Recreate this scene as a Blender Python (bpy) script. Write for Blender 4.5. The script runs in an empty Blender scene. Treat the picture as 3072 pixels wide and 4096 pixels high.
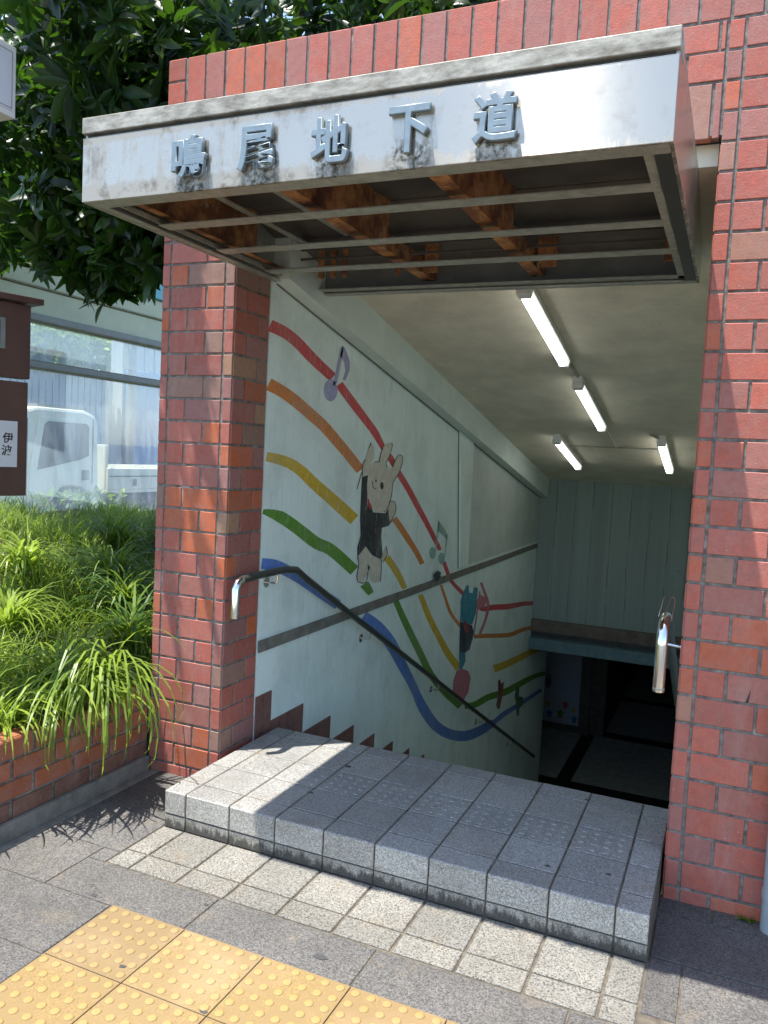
import bpy, bmesh, math, random, json
import numpy as np
from mathutils import Vector, Matrix
random.seed(7); rng = np.random.default_rng(7)
S = bpy.context.scene; COL = S.collection; PI = math.pi
R = math.radians

# ------------------------------------------------------------------ camera, sky, sun, exposure
cam = bpy.data.cameras.new('camera'); camo = bpy.data.objects.new('camera', cam); COL.objects.link(camo)
cam.sensor_fit = 'VERTICAL'; cam.sensor_height = 36; cam.lens = 3206.0 / 4096 * 36
cam.clip_start = .05; cam.clip_end = 800
rr = Vector((0.9151074, 0.4000858, 0.0500984)); uu = Vector((-0.0742696, 0.0451299, 0.9962165)); fw = Vector((-0.3963112, 0.9153658, -0.071013))
m = Matrix.Identity(4)
for i in range(3): m[i][0] = rr[i]; m[i][1] = uu[i]; m[i][2] = -fw[i]
m.translation = Vector((2.5747, -3.1376, 1.615)); camo.matrix_world = m
S.camera = camo
S.view_settings.view_transform = 'Standard'; S.view_settings.look = 'None'
S.view_settings.exposure = 1.48; S.view_settings.gamma = 1
LDIR = Vector((.215, .193, -1)).normalized()
world = bpy.data.worlds.new('World'); S.world = world; world.use_nodes = True
wn = world.node_tree; sky = wn.nodes.new('ShaderNodeTexSky'); sky.sky_type = 'NISHITA'; sky.sun_disc = False
sky.sun_elevation = math.asin(-LDIR.z); sky.sun_rotation = math.atan2(-LDIR.x, -LDIR.y)
sky.air_density = 1.0; sky.dust_density = .8; sky.ozone_density = 1.0
bgn = wn.nodes['Background']; wn.links.new(sky.outputs[0], bgn.inputs[0]); bgn.inputs[1].default_value = 0.145
sun = bpy.data.lights.new('sun', 'SUN'); sun.energy = 4.0; sun.angle = R(.53); sun.color = (1, .955, .88)
suno = bpy.data.objects.new('sun', sun); COL.objects.link(suno)
suno.rotation_euler = LDIR.to_track_quat('-Z', 'Y').to_euler(); suno.location = (-3, -3, 12)

# ------------------------------------------------------------------ materials
class NT:
    def __init__(s, name):
        s.m = bpy.data.materials.new(name); s.m.use_nodes = True; s.t = s.m.node_tree
        s.b = s.t.nodes['Principled BSDF']; s.o = s.t.nodes['Material Output']
    def n(s, ty, **k):
        nd = s.t.nodes.new(ty)
        for a, v in k.items(): setattr(nd, a, v)
        return nd
    def l(s, a, b): s.t.links.new(a, b)
    def pos(s):
        if not hasattr(s, 'p'): s.p = s.n('ShaderNodeNewGeometry').outputs['Position']
        return s.p
    def mapv(s, scale, loc=(0,0,0), rot=(0,0,0)):
        mp = s.n('ShaderNodeMapping'); mp.inputs['Scale'].default_value = scale; mp.inputs['Location'].default_value = loc
        mp.inputs['Rotation'].default_value = rot
        s.l(s.pos(), mp.inputs['Vector']); return mp.outputs[0]
    def noise(s, scale, detail=4, rough=.6, vec=None, dist=0):
        nd = s.n('ShaderNodeTexNoise'); nd.inputs['Scale'].default_value = scale; nd.inputs['Detail'].default_value = detail
        nd.inputs['Roughness'].default_value = rough; nd.inputs['Distortion'].default_value = dist
        s.l(vec or s.pos(), nd.inputs['Vector']); return nd.outputs['Fac']
    def voro(s, scale, feat='F1', vec=None, out='Distance'):
        nd = s.n('ShaderNodeTexVoronoi'); nd.feature = feat; nd.inputs['Scale'].default_value = scale
        s.l(vec or s.pos(), nd.inputs['Vector']); return nd.outputs[out]
    def ramp(s, fac, stops):
        nd = s.n('ShaderNodeValToRGB'); e = nd.color_ramp.elements
        while len(e) > 1: e.remove(e[-1])
        for i, (p, c) in enumerate(stops):
            if not isinstance(c, (tuple, list)): c = (c, c, c)
            x = e[0] if i == 0 else e.new(p)
            x.position = p; x.color = (*c[:3], 1)
        s.l(fac, nd.inputs[0]); return nd.outputs[0]
    def mix(s, fac, a, b, mode='MIX'):
        nd = s.n('ShaderNodeMix', data_type='RGBA', blend_type=mode)
        for v, i in ((fac, 0), (a, 6), (b, 7)):
            if isinstance(v, (int, float)): nd.inputs[i].default_value = v
            elif isinstance(v, (tuple, list)): nd.inputs[i].default_value = (*v[:3], 1)
            else: s.l(v, nd.inputs[i])
        return nd.outputs[2]
    def math(s, op, a, b=0.0):
        nd = s.n('ShaderNodeMath', operation=op)
        for i, v in enumerate((a, b)):
            if isinstance(v, (int, float)): nd.inputs[i].default_value = v
            else: s.l(v, nd.inputs[i])
        return nd.outputs[0]
    def attr(s, name='tint', out='Color'):
        nd = s.n('ShaderNodeAttribute'); nd.attribute_name = name; return nd.outputs[out]
    def col(s, c):
        if isinstance(c, (tuple, list)): s.b.inputs['Base Color'].default_value = (*c[:3], 1)
        else: s.l(c, s.b.inputs['Base Color'])
        return s
    def rough(s, r):
        if isinstance(r, (int, float)): s.b.inputs['Roughness'].default_value = r
        else: s.l(r, s.b.inputs['Roughness'])
        return s
    def metal(s, v=1.0):
        if isinstance(v, (int, float)): s.b.inputs['Metallic'].default_value = v
        else: s.l(v, s.b.inputs['Metallic'])
        return s
    def bump(s, h, strength=.3, dist=.01):
        nd = s.n('ShaderNodeBump'); nd.inputs['Strength'].default_value = strength; nd.inputs['Distance'].default_value = dist
        s.l(h, nd.inputs['Height']); s.l(nd.outputs[0], s.b.inputs['Normal']); return s

def simple(name, c, r=.6, var=.25, sc=12, metal=0, bump=.15, bs=120):
    k = NT(name); n1 = k.noise(sc, 6)
    k.col(k.mix(k.ramp(n1, [(.3, 0), (.7, 1)]), tuple(x*(1-var) for x in c), tuple(min(1, x*(1+var)) for x in c)))
    k.rough(r).metal(metal)
    if bump: k.bump(k.noise(bs, 3), bump, .003)
    return k.m

def brick_mat():
    k = NT('glazed_brick_tile'); t = k.attr()
    c = k.mix(k.ramp(k.noise(13, 6, .7), [(.38, 0), (.68, .5)]), t, (.30, .17, .145))
    c = k.mix(k.ramp(k.noise(31, 5, .7), [(.45, 0), (.75, .35)]), c, (.16, .055, .04))
    c = k.mix(k.ramp(k.noise(260, 2), [(.56, 0), (.72, .30)]), c, (.45, .30, .26))
    c = k.mix(k.ramp(k.noise(1.0, 6, .75, k.mapv((7, 7, 1.2))), [(.54, 0), (.76, .34)]), c, (.40, .34, .30))
    c = k.mix(k.ramp(k.noise(85, 3, .5), [(.70, 0), (.73, .7)]), c, (.42, .36, .31))
    k.col(c).rough(k.ramp(k.noise(35, 4), [(.3, .38), (.7, .68)])).bump(k.mix(.45, k.noise(11, 3), k.noise(150, 4)), .5, .005)
    k.b.inputs['Specular IOR Level'].default_value = .28
    return k.m
def mortar_mat():
    k = NT('mortar'); c = k.mix(k.ramp(k.noise(30, 5), [(.35, 0), (.7, 1)]), (.10, .09, .08), (.27, .25, .22))
    c = k.mix(k.ramp(k.noise(9, 4), [(.6, 0), (.75, .6)]), c, (.5, .48, .44))
    k.col(c).rough(.9).bump(k.noise(250, 3), .5, .003); return k.m
def granite_mat(name, dark, light, dots=None, dscale=150, tint=True, rough=.8):
    k = NT(name)
    n = k.voro(230, out='Color'); sep = k.n('ShaderNodeSeparateColor'); k.l(n, sep.inputs[0])
    c = k.ramp(sep.outputs[0], [(.0, dark), (.35, tuple((a+b)/2 for a, b in zip(dark, light))), (.75, light), (1, tuple(min(1, x*1.25) for x in light))])
    if dots:
        d = k.voro(dscale); dn = k.ramp(k.noise(11, 3), [(.35, .0), (.65, .10)])
        f = k.math('LESS_THAN', d, k.math('ADD', dn, .27))
        c = k.mix(k.math('MULTIPLY', f, .75), c, dots)
        k.bump(k.math('MULTIPLY', k.math('SUBTRACT', 1, f), .5), .5, .002)
    else: k.bump(sep.outputs[0], .3, .0015)
    if tint: c = k.mix(1.0, c, k.attr(), 'MULTIPLY')
    c = k.mix(k.ramp(k.noise(2.3, 6, .65), [(.42, 0), (.75, .45)]), c, tuple(x*.55 for x in dark))
    c = k.mix(k.ramp(k.noise(5.5, 5, .7), [(.56, 0), (.76, .4)]), c, (.22, .17, .105))
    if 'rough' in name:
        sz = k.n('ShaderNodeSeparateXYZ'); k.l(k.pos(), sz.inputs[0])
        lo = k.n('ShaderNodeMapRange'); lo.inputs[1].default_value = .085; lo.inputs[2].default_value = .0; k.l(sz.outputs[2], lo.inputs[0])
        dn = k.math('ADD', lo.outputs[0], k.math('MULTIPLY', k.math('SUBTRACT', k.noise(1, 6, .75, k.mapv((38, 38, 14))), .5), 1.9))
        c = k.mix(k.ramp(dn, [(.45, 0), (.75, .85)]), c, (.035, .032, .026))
    k.col(c).rough(rough); return k.m
def grout_mat():
    k = NT('grout'); c = k.mix(k.ramp(k.noise(20, 5), [(.35, 0), (.7, 1)]), (.06, .05, .038), (.15, .128, .095))
    c = k.mix(k.ramp(k.noise(3, 4), [(.55, 0), (.7, .8)]), c, (.17, .135, .085))
    k.col(c).rough(.95).bump(k.noise(200, 4), .6, .004); return k.m
def tactile_mat():
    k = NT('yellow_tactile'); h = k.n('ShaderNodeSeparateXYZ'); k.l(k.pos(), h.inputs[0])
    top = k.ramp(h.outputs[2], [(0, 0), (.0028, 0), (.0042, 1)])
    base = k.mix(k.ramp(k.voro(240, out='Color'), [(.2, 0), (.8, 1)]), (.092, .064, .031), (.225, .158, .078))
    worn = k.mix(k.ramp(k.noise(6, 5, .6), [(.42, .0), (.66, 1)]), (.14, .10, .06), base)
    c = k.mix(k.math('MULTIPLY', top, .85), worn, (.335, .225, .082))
    c = k.mix(k.ramp(k.noise(3.1, 5), [(.5, 0), (.72, .35)]), c, (.34, .26, .17))
    c = k.mix(1.0, c, k.attr(), 'MULTIPLY')
    k.col(c).rough(.75).bump(k.noise(260, 3), .35, .002); return k.m
def steel_mat():
    k = NT('brushed_stainless'); br = k.noise(1, 4, .7, k.mapv((2, 2, 420)))
    sx = k.n('ShaderNodeSeparateXYZ'); k.l(k.pos(), sx.inputs[0])
    edge = k.ramp(sx.outputs[2], [(2.44/3, 0), (2.47/3, 0)])  # neutral
    nn = k.noise(9, 6, .7); drip = k.noise(1, 6, .75, k.mapv((26, 26, 4)))
    left = k.n('ShaderNodeMapRange'); left.inputs[1].default_value = 2.3; left.inputs[2].default_value = .5
    k.l(sx.outputs[0], left.inputs[0])
    lo = k.n('ShaderNodeMapRange'); lo.inputs[1].default_value = 2.50; lo.inputs[2].default_value = 2.44; k.l(sx.outputs[2], lo.inputs[0])
    hi = k.n('ShaderNodeMapRange'); hi.inputs[1].default_value = 2.63; hi.inputs[2].default_value = 2.668; k.l(sx.outputs[2], hi.inputs[0])
    ed = k.math('MULTIPLY', k.math('MAXIMUM', lo.outputs[0], hi.outputs[0]), .38)
    g = k.math('ADD', k.math('MULTIPLY', drip, .62), k.math('ADD', k.math('MULTIPLY', left.outputs[0], .14), k.math('MULTIPLY', ed, k.math('ADD', .35, k.math('MULTIPLY', left.outputs[0], .9)))))
    fx = k.math('ABSOLUTE', k.math('SUBTRACT', k.math('FRACT', k.math('ADD', k.math('DIVIDE', k.math('SUBTRACT', sx.outputs[0], .885), .2553), .5)), .5))
    near = k.n('ShaderNodeMapRange'); near.inputs[1].default_value = .36; near.inputs[2].default_value = .18; k.l(fx, near.inputs[0])
    lz = k.n('ShaderNodeMapRange'); lz.inputs[1].default_value = 2.56; lz.inputs[2].default_value = 2.49; k.l(sx.outputs[2], lz.inputs[0])
    rx = k.n('ShaderNodeMapRange'); rx.inputs[1].default_value = 2.05; rx.inputs[2].default_value = 1.98; k.l(sx.outputs[0], rx.inputs[0])
    mx_ = k.n('ShaderNodeMapRange'); mx_.inputs[1].default_value = .74; mx_.inputs[2].default_value = .80; k.l(sx.outputs[0], mx_.inputs[0])
    let = k.math('MULTIPLY', k.math('MULTIPLY', near.outputs[0], lz.outputs[0]), k.math('MULTIPLY', rx.outputs[0], mx_.outputs[0]))
    moss = k.math('MULTIPLY', let, k.ramp(k.noise(55, 5, .7), [(.38, 0), (.60, 1)]))
    film = k.math('ADD', k.ramp(g, [(.42, 0), (.50, .4), (.62, .7)]), .30)
    dirt = k.mix(k.ramp(nn, [(.52, 0), (.66, 1)]), (.43, .41, .355), (.17, .14, .10))
    dirt = k.mix(moss, dirt, (.045, .045, .03)); film = k.math('MAXIMUM', film, k.math('MULTIPLY', moss, .95)); film = k.math('MAXIMUM', film, k.math('MULTIPLY', k.ramp(k.noise(5, 6, .75, k.mapv((2.2, 2.2, 3))), [(.45, 0), (.75, 1)]), .35))
    k.col(k.mix(film, (.50, .455, .385), dirt)).metal(k.math('SUBTRACT', 1, k.math('MULTIPLY', film, .75)))
    k.rough(k.math('ADD', k.math('MULTIPLY', film, .35), k.ramp(br, [(.3, .085), (.7, .11)])))
    k.b.inputs['Anisotropic'].default_value = 1.0
    tg = k.n('ShaderNodeCombineXYZ'); tg.inputs[2].default_value = 1; k.l(tg.outputs[0], k.b.inputs['Tangent'])
    k.bump(br, .04, .001); return k.m
def grimy_mat():
    k = NT('grimy_metal_lip'); d = k.ramp(k.noise(1, 6, .7, k.mapv((14, 14, 40))), [(.34, 0), (.66, 1)])
    k.col(k.mix(d, (.17, .155, .12), (.47, .45, .38))).rough(.6).metal(.15).bump(k.noise(90, 4), .3, .002); return k.m
def frame_mat():
    k = NT('dull_aluminium'); d = k.ramp(k.noise(24, 6, .7), [(.3, 0), (.7, 1)])
    k.col(k.mix(d, (.30, .31, .26), (.52, .53, .47))).metal(.55).rough(.5).bump(k.noise(150, 3), .2, .002); return k.m
def rust_mat():
    k = NT('rusty_primer_steel'); a = k.ramp(k.noise(9, 7, .7), [(.36, 0), (.56, 1)])
    c = k.mix(a, (.44, .21, .075), (.15, .06, .03)); f = k.ramp(k.noise(17, 6, .75), [(.6, 0), (.68, 1)])
    k.col(k.mix(k.math('MULTIPLY', f, .8), c, (.42, .38, .3))).rough(.85).bump(k.noise(60, 6), .5, .004); return k.m
def wallpaint_mat():
    k = NT('pale_painted_wall'); v = k.noise(1, 6, .65, k.mapv((5, 5, 1.1)))
    c = k.mix(k.ramp(v, [(.4, 0), (.7, 1)]), (.75, .87, .84), (.69, .80, .76))
    s = k.noise(1, 6, .75, k.mapv((42, 42, 3)))
    c = k.mix(k.ramp(s, [(.57, 0), (.72, .5)]), c, (.32, .35, .31))
    c = k.mix(k.ramp(k.noise(2.1, 6, .7), [(.47, 0), (.72, .45)]), c, (.42, .48, .44))
    c = k.mix(k.ramp(k.noise(60, 3, .6), [(.68, 0), (.72, .5)]), c, (.22, .23, .20))
    k.col(c).rough(.6).bump(k.noise(60, 4), .12, .003); return k.m
def ceiling_mat():
    k = NT('stained_concrete_ceiling'); c = k.mix(k.ramp(k.noise(4, 7, .65), [(.35, 0), (.68, 1)]), (.62, .57, .445), (.78, .72, .575))
    c = k.mix(k.ramp(k.noise(60, 4, .6), [(.55, 0), (.75, .25)]), c, (.38, .34, .26))
    c = k.mix(k.ramp(k.voro(7), [(.018, 1), (.03, 0)]), c, (.14, .11, .08))
    k.col(c).rough(.9).bump(k.noise(70, 5), .3, .003); return k.m
def endwall_mat():
    k = NT('board_marked_wall'); w = k.noise(1, 3, .6, k.mapv((9, .01, .25)))
    sx = k.n('ShaderNodeSeparateXYZ'); k.l(k.pos(), sx.inputs[0])
    fr = k.math('FRACT', k.math('ADD', k.math('MULTIPLY', sx.outputs[0], 4.6), k.math('MULTIPLY', k.noise(2, 2), .25)))
    ln = k.ramp(fr, [(0, 1), (.035, 1), (.05, 0)])
    c = k.mix(k.ramp(w, [(.35, 0), (.65, 1)]), (.25, .31, .29), (.30, .365, .34))
    c = k.mix(k.math('MULTIPLY', ln, k.ramp(k.noise(3, 3), [(.4, .15), (.6, .75)])), c, (.06, .08, .08))
    c = k.mix(k.ramp(k.voro(4.2), [(.02, 1), (.035, 0)]), c, (.05, .06, .06))
    k.col(c).rough(.8).bump(w, .15, .006); return k.m
def leaf_mat(name, a, b, rough=.32, trans=.28, tcol=(.28, .42, .04)):
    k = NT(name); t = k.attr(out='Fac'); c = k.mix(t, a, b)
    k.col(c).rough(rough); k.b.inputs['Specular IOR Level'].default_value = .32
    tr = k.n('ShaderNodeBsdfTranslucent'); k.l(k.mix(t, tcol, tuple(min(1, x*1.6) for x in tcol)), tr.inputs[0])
    mx = k.n('ShaderNodeMixShader'); mx.inputs[0].default_value = trans
    k.l(k.b.outputs[0], mx.inputs[1]); k.l(tr.outputs[0], mx.inputs[2]); k.l(mx.outputs[0], k.o.inputs[0]); return k.m
def glass_mat():
    k = NT('dusty_glass'); d = k.n('ShaderNodeBsdfDiffuse'); d.inputs[0].default_value = (.84, .90, .96, 1)
    tl = k.n('ShaderNodeBsdfTranslucent'); tl.inputs[0].default_value = (.84, .90, .96, 1)
    ad = k.n('ShaderNodeMixShader'); ad.inputs[0].default_value = .5; k.l(d.outputs[0], ad.inputs[1]); k.l(tl.outputs[0], ad.inputs[2])
    t = k.n('ShaderNodeBsdfTransparent'); t.inputs[0].default_value = (.9, .95, .97, 1)
    st = k.noise(1, 6, .7, k.mapv((1, 11, 1.2))); cl = k.noise(1.6, 4, .6)
    f = k.math('ADD', k.ramp(st, [(.35, .06), (.7, .22)]), k.ramp(cl, [(.4, 0), (.7, .12)]))
    mx = k.n('ShaderNodeMixShader'); k.l(f, mx.inputs[0]); k.l(t.outputs[0], mx.inputs[1]); k.l(ad.outputs[0], mx.inputs[2])
    g = k.n('ShaderNodeBsdfGlossy'); g.inputs[1].default_value = .03; g.inputs[0].default_value = (1, 1, 1, 1)
    m2 = k.n('ShaderNodeMixShader'); m2.inputs[0].default_value = .10; k.l(mx.outputs[0], m2.inputs[1]); k.l(g.outputs[0], m2.inputs[2])
    k.l(m2.outputs[0], k.o.inputs[0]); return k.m
def emit_mat(name, c, s):
    k = NT(name); k.col((.9, .9, .88)).rough(.3)
    k.b.inputs['Emission Color'].default_value = (*c, 1); k.b.inputs['Emission Strength'].default_value = s; return k.m

M = {}
M['brick'] = brick_mat(); M['mortar'] = mortar_mat(); M['grout'] = grout_mat()
M['slab'] = granite_mat('grey_paving', (.040, .038, .036), (.120, .115, .108))
M['cream'] = granite_mat('cream_granite_tile', (.122, .117, .10), (.215, .205, .18), dots=(.036, .033, .027), dscale=105)
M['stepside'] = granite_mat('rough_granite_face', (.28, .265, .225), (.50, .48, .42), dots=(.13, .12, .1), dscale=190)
M['steptop'] = granite_mat('step_top_granite', (.18, .177, .168), (.325, .32, .30), dots=(.085, .082, .078), dscale=150, rough=.55)
M['tactile'] = tactile_mat(); M['steel'] = steel_mat(); M['grimy'] = grimy_mat(); M['frame'] = frame_mat(); M['rust'] = rust_mat()
M['darkrust'] = simple('dark_rusted_sheet', (.085, .075, .066), .8, .35, 4); M['wall'] = wallpaint_mat(); M['ceil'] = ceiling_mat(); M['end'] = endwall_mat()
M['soffit'] = simple('pale_beam_paint', (.62, .70, .64), .7, .08, 5)
M['darkgrey'] = simple('dark_grey_surface', (.09, .095, .09), .7)
M['ledge'] = simple('dusty_ledge', (.17, .165, .14), .9, .3)
M['bluebeam'] = simple('blue_grey_beam', (.13, .22, .25), .6)
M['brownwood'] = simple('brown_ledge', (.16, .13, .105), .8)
M['rail'] = simple('dark_handrail', (.055, .06, .055), .38, .2, metal=.4)
M['chrome'] = simple('polished_stainless', (.78, .77, .74), .16, .05, metal=1, bump=.02)
M['skirt'] = brick_mat(); M['skirt'].name = 'dark_skirting_tile'
M['white'] = simple('white_enamel', (.72, .72, .68), .4, .05)
M['tube'] = emit_mat('lit_tube', (.98, 1, .96), 1.5)
M['tube2'] = emit_mat('lit_tube_bright', (1, .99, .92), 2.2)
M['asphalt'] = simple('asphalt', (.06, .06, .06), .9, .3)
M['soil'] = simple('soil', (.05, .042, .022), .95, .5, 18, bump=.8, bs=40)
M['floor'] = simple('dark_passage_floor', (.62, .65, .58), .7, .2)
M['floorstrip'] = simple('black_floor_strip', (.03, .03, .03), .7, .2)
M['teal'] = simple('teal_fascia', (.12, .42, .50), .5, .06, 4)
M['creampaint'] = simple('cream_paint', (.50, .53, .38), .6, .08, 4)
M['olive'] = simple('olive_trim', (.16, .145, .06), .6, .3)
M['greyframe'] = simple('grey_frame', (.23, .24, .22), .5, .1)
M['glass'] = glass_mat()
M['board'] = simple('brown_steel_panel', (.105, .05, .036), .5, .15, 6)
M['paper'] = simple('paper', (.68, .65, .68), .8, .04)
M['ink'] = simple('black_ink', (.02, .02, .02), .7, 0, bump=0)
M['bark'] = simple('bark', (.10, .075, .05), .9, .4, 30, bump=.8, bs=60)
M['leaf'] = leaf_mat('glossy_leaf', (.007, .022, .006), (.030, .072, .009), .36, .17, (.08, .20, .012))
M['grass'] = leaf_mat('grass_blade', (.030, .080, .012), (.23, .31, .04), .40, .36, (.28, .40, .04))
M['bush'] = leaf_mat('far_foliage', (.05, .10, .03), (.22, .30, .06), .5, .3)
M['truckpaint'] = simple('cream_truck_paint', (.80, .76, .60), .35, .04, 3, bump=0)
M['truckglass'] = simple('dark_window_glass', (.03, .045, .06), .1, .05, bump=0)
M['rubber'] = simple('rubber', (.03, .03, .03), .8)
M['bluegrey'] = simple('blue_grey_sheet', (.16, .27, .42), .7, .08, 2)
M['corr'] = simple('grey_corrugated', (.46, .47, .46), .6, .1, 3)
M['letter'] = simple('grey_blue_metal', (.22, .27, .29), .45, .15, 30, metal=.45, bump=.05)
M['gum'] = simple('black_gum', (.05, .05, .05), .9)
M['pvc'] = simple('grey_pipe_plastic', (.30, .34, .35), .5, .1)
PAINT = {'red': (.56, .055, .06), 'orange': (.62, .20, .035), 'yellow': (.60, .40, .02), 'green': (.10, .26, .02), 'blue': (.10, .21, .55),
 'purple': (.36, .36, .56), 'mint': (.24, .43, .36), 'black': (.018, .02, .024), 'cream': (.60, .56, .46), 'crimson': (.5, .03, .06), 'teal': (.03, .23, .33),
 'navy': (.02, .03, .06), 'darkred': (.25, .04, .05), 'rose': (.50, .17, .22), 'maroon': (.2, .06, .06), 'darkgreen': (.05, .17, .08), 'navyblue': (.02, .05, .2)}
def paint_mat(name, c):
    k = NT(name); a = k.mix(k.ramp(k.noise(1, 5, .7, k.mapv((25, 25, 25))), [(.3, 0), (.7, 1)]), tuple(x*.82 for x in c), tuple(min(1, x*1.15+.01) for x in c))
    w = k.math('MULTIPLY', k.ramp(k.noise(1, 6, .75, k.mapv((60, 60, 9))), [(.56, 0), (.70, 1)]), .55)
    a = k.mix(w, a, (.60, .70, .67)); a = k.mix(k.ramp(k.noise(2.1, 6, .7), [(.47, 0), (.72, .35)]), a, (.30, .33, .30))
    k.col(a).rough(.6).bump(k.noise(90, 4), .2, .002); return k.m
for k_, v_ in PAINT.items(): M['p_'+k_] = paint_mat('mural_'+k_, v_)

# ------------------------------------------------------------------ mesh helpers
class MB:
    def __init__(s): s.v = []; s.f = []; s.t = []; s.sm = False
    def box(s, x0, x1, y0, y1, z0, z1, tint=(1, 1, 1)):
        return s.hexa([(x0,y0,z0),(x1,y0,z0),(x1,y1,z0),(x0,y1,z0),(x0,y0,z1),(x1,y0,z1),(x1,y1,z1),(x0,y1,z1)], tint)
    def hexa(s, p, tint=(1, 1, 1)):
        b = len(s.v); s.v += [tuple(q) for q in p]
        for f in ((3,2,1,0),(4,5,6,7),(0,1,5,4),(1,2,6,5),(2,3,7,6),(3,0,4,7)): s.f.append(tuple(b+i for i in f)); s.t.append(tint)
        return s
    def face(s, pts, tint=(1, 1, 1)):
        b = len(s.v); s.v += [tuple(q) for q in pts]; s.f.append(tuple(range(b, b+len(pts)))); s.t.append(tint); return s
    def tile(s, O, U, W, N, u0, u1, w0, w1, h, bev, tint):
        # bevelled slab: base rectangle then inset top
        O, U, W, N = map(Vector, (O, U, W, N)); P = lambda u, w, n: tuple(O + U*u + W*w + N*n)
        b = len(s.v)
        s.v += [P(u0,w0,-.004),P(u1,w0,-.004),P(u1,w1,-.004),P(u0,w1,-.004), P(u0,w0,h-bev),P(u1,w0,h-bev),P(u1,w1,h-bev),P(u0,w1,h-bev),
                P(u0+bev,w0+bev,h),P(u1-bev,w0+bev,h),P(u1-bev,w1-bev,h),P(u0+bev,w1-bev,h)]
        flip = U.cross(W).dot(N) < 0
        for f in ((0,1,5,4),(1,2,6,5),(2,3,7,6),(3,0,4,7),(4,5,9,8),(5,6,10,9),(6,7,11,10),(7,4,8,11),(8,9,10,11)):
            g = tuple(b+i for i in f); s.f.append(g[::-1] if flip else g); s.t.append(tint)
        return s
    def tube(s, pts, rad, seg=10, caps=True, tint=(1, 1, 1)):
        pts = [Vector(p) for p in pts]; rads = rad if isinstance(rad, (list, tuple)) else [rad]*len(pts)
        b = len(s.v); up = None
        for i, p in enumerate(pts):
            d = (pts[min(i+1, len(pts)-1)] - pts[max(i-1, 0)]).normalized()
            if up is None: up = d.orthogonal().normalized()
            up = (up - d*up.dot(d)).normalized(); sd = d.cross(up)
            for k in range(seg):
                a = 2*PI*k/seg; s.v.append(tuple(p + (up*math.cos(a) + sd*math.sin(a))*rads[i]))
        for i in range(len(pts)-1):
            for k in range(seg):
                a0 = b+i*seg+k; a1 = b+i*seg+(k+1)%seg; s.f.append((a0, a1, a1+seg, a0+seg)); s.t.append(tint)
        if caps:
            s.f.append(tuple(b+k for k in range(seg))[::-1]); s.t.append(tint)
            e = b+(len(pts)-1)*seg; s.f.append(tuple(e+k for k in range(seg))); s.t.append(tint)
        s.sm = True; return s
    def prism(s, poly, axis, a, b_, tint=(1, 1, 1)):
        # poly of 2D points extruded along axis ('x': poly=(y,z); 'y': (x,z); 'z': (x,y))
        mk = {'x': lambda p, t: (t, p[0], p[1]), 'y': lambda p, t: (p[0], t, p[1]), 'z': lambda p, t: (p[0], p[1], t)}[axis]
        n = len(poly); o = len(s.v); s.v += [mk(p, a) for p in poly] + [mk(p, b_) for p in poly]
        s.f.append(tuple(o+i for i in range(n))[::-1]); s.f.append(tuple(o+n+i for i in range(n))); s.t += [tint]*2
        for i in range(n): s.f.append((o+i, o+(i+1)%n, o+n+(i+1)%n, o+n+i)); s.t.append(tint)
        return s
    def build(s, name, mat, parent=None, origin=None, smooth=None, bevel=0, recalc=False):
        me = bpy.data.meshes.new(name); o0 = Vector(origin) if origin else Vector((0, 0, 0))
        me.from_pydata([tuple(Vector(v)-o0) for v in s.v], [], s.f)
        ca = me.color_attributes.new('tint', 'FLOAT_COLOR', 'CORNER')
        arr = []
        for f, t in zip(s.f, s.t): arr += [t[0], t[1], t[2], 1.0]*len(f)
        ca.data.foreach_set('color', arr)
        if recalc:
            bm = bmesh.new(); bm.from_mesh(me); bmesh.ops.recalc_face_normals(bm, faces=bm.faces); bm.to_mesh(me); bm.free()
        me.materials.append(mat); ob = bpy.data.objects.new(name, me); COL.objects.link(ob); ob.location = o0
        if smooth if smooth is not None else s.sm:
            me.shade_smooth()
            try: me.set_sharp_from_angle(angle=R(38))
            except Exception: pass
        if bevel:
            md = ob.modifiers.new('bevel', 'BEVEL'); md.width = bevel; md.segments = 2; md.limit_method = 'ANGLE'; md.angle_limit = R(40)
        if parent: par(ob, parent)
        return ob
def par(o, p):
    o.parent = p; o.matrix_parent_inverse = Matrix.Translation(-p.location) if p.rotation_euler[:] == (0, 0, 0) else p.matrix_basis.inverted()
def thing(name, label, cat, loc=(0, 0, 0), group=None):
    o = bpy.data.objects.new(name, None); COL.objects.link(o); o.location = loc; o.empty_display_size = .1
    tag(o, label, cat, group); return o
def tag(o, label, cat, group=None):
    o['label'] = label; o['category'] = cat
    if group: o['group'] = group
    return o
def struct(o): o['kind'] = 'structure'; return o
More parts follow.
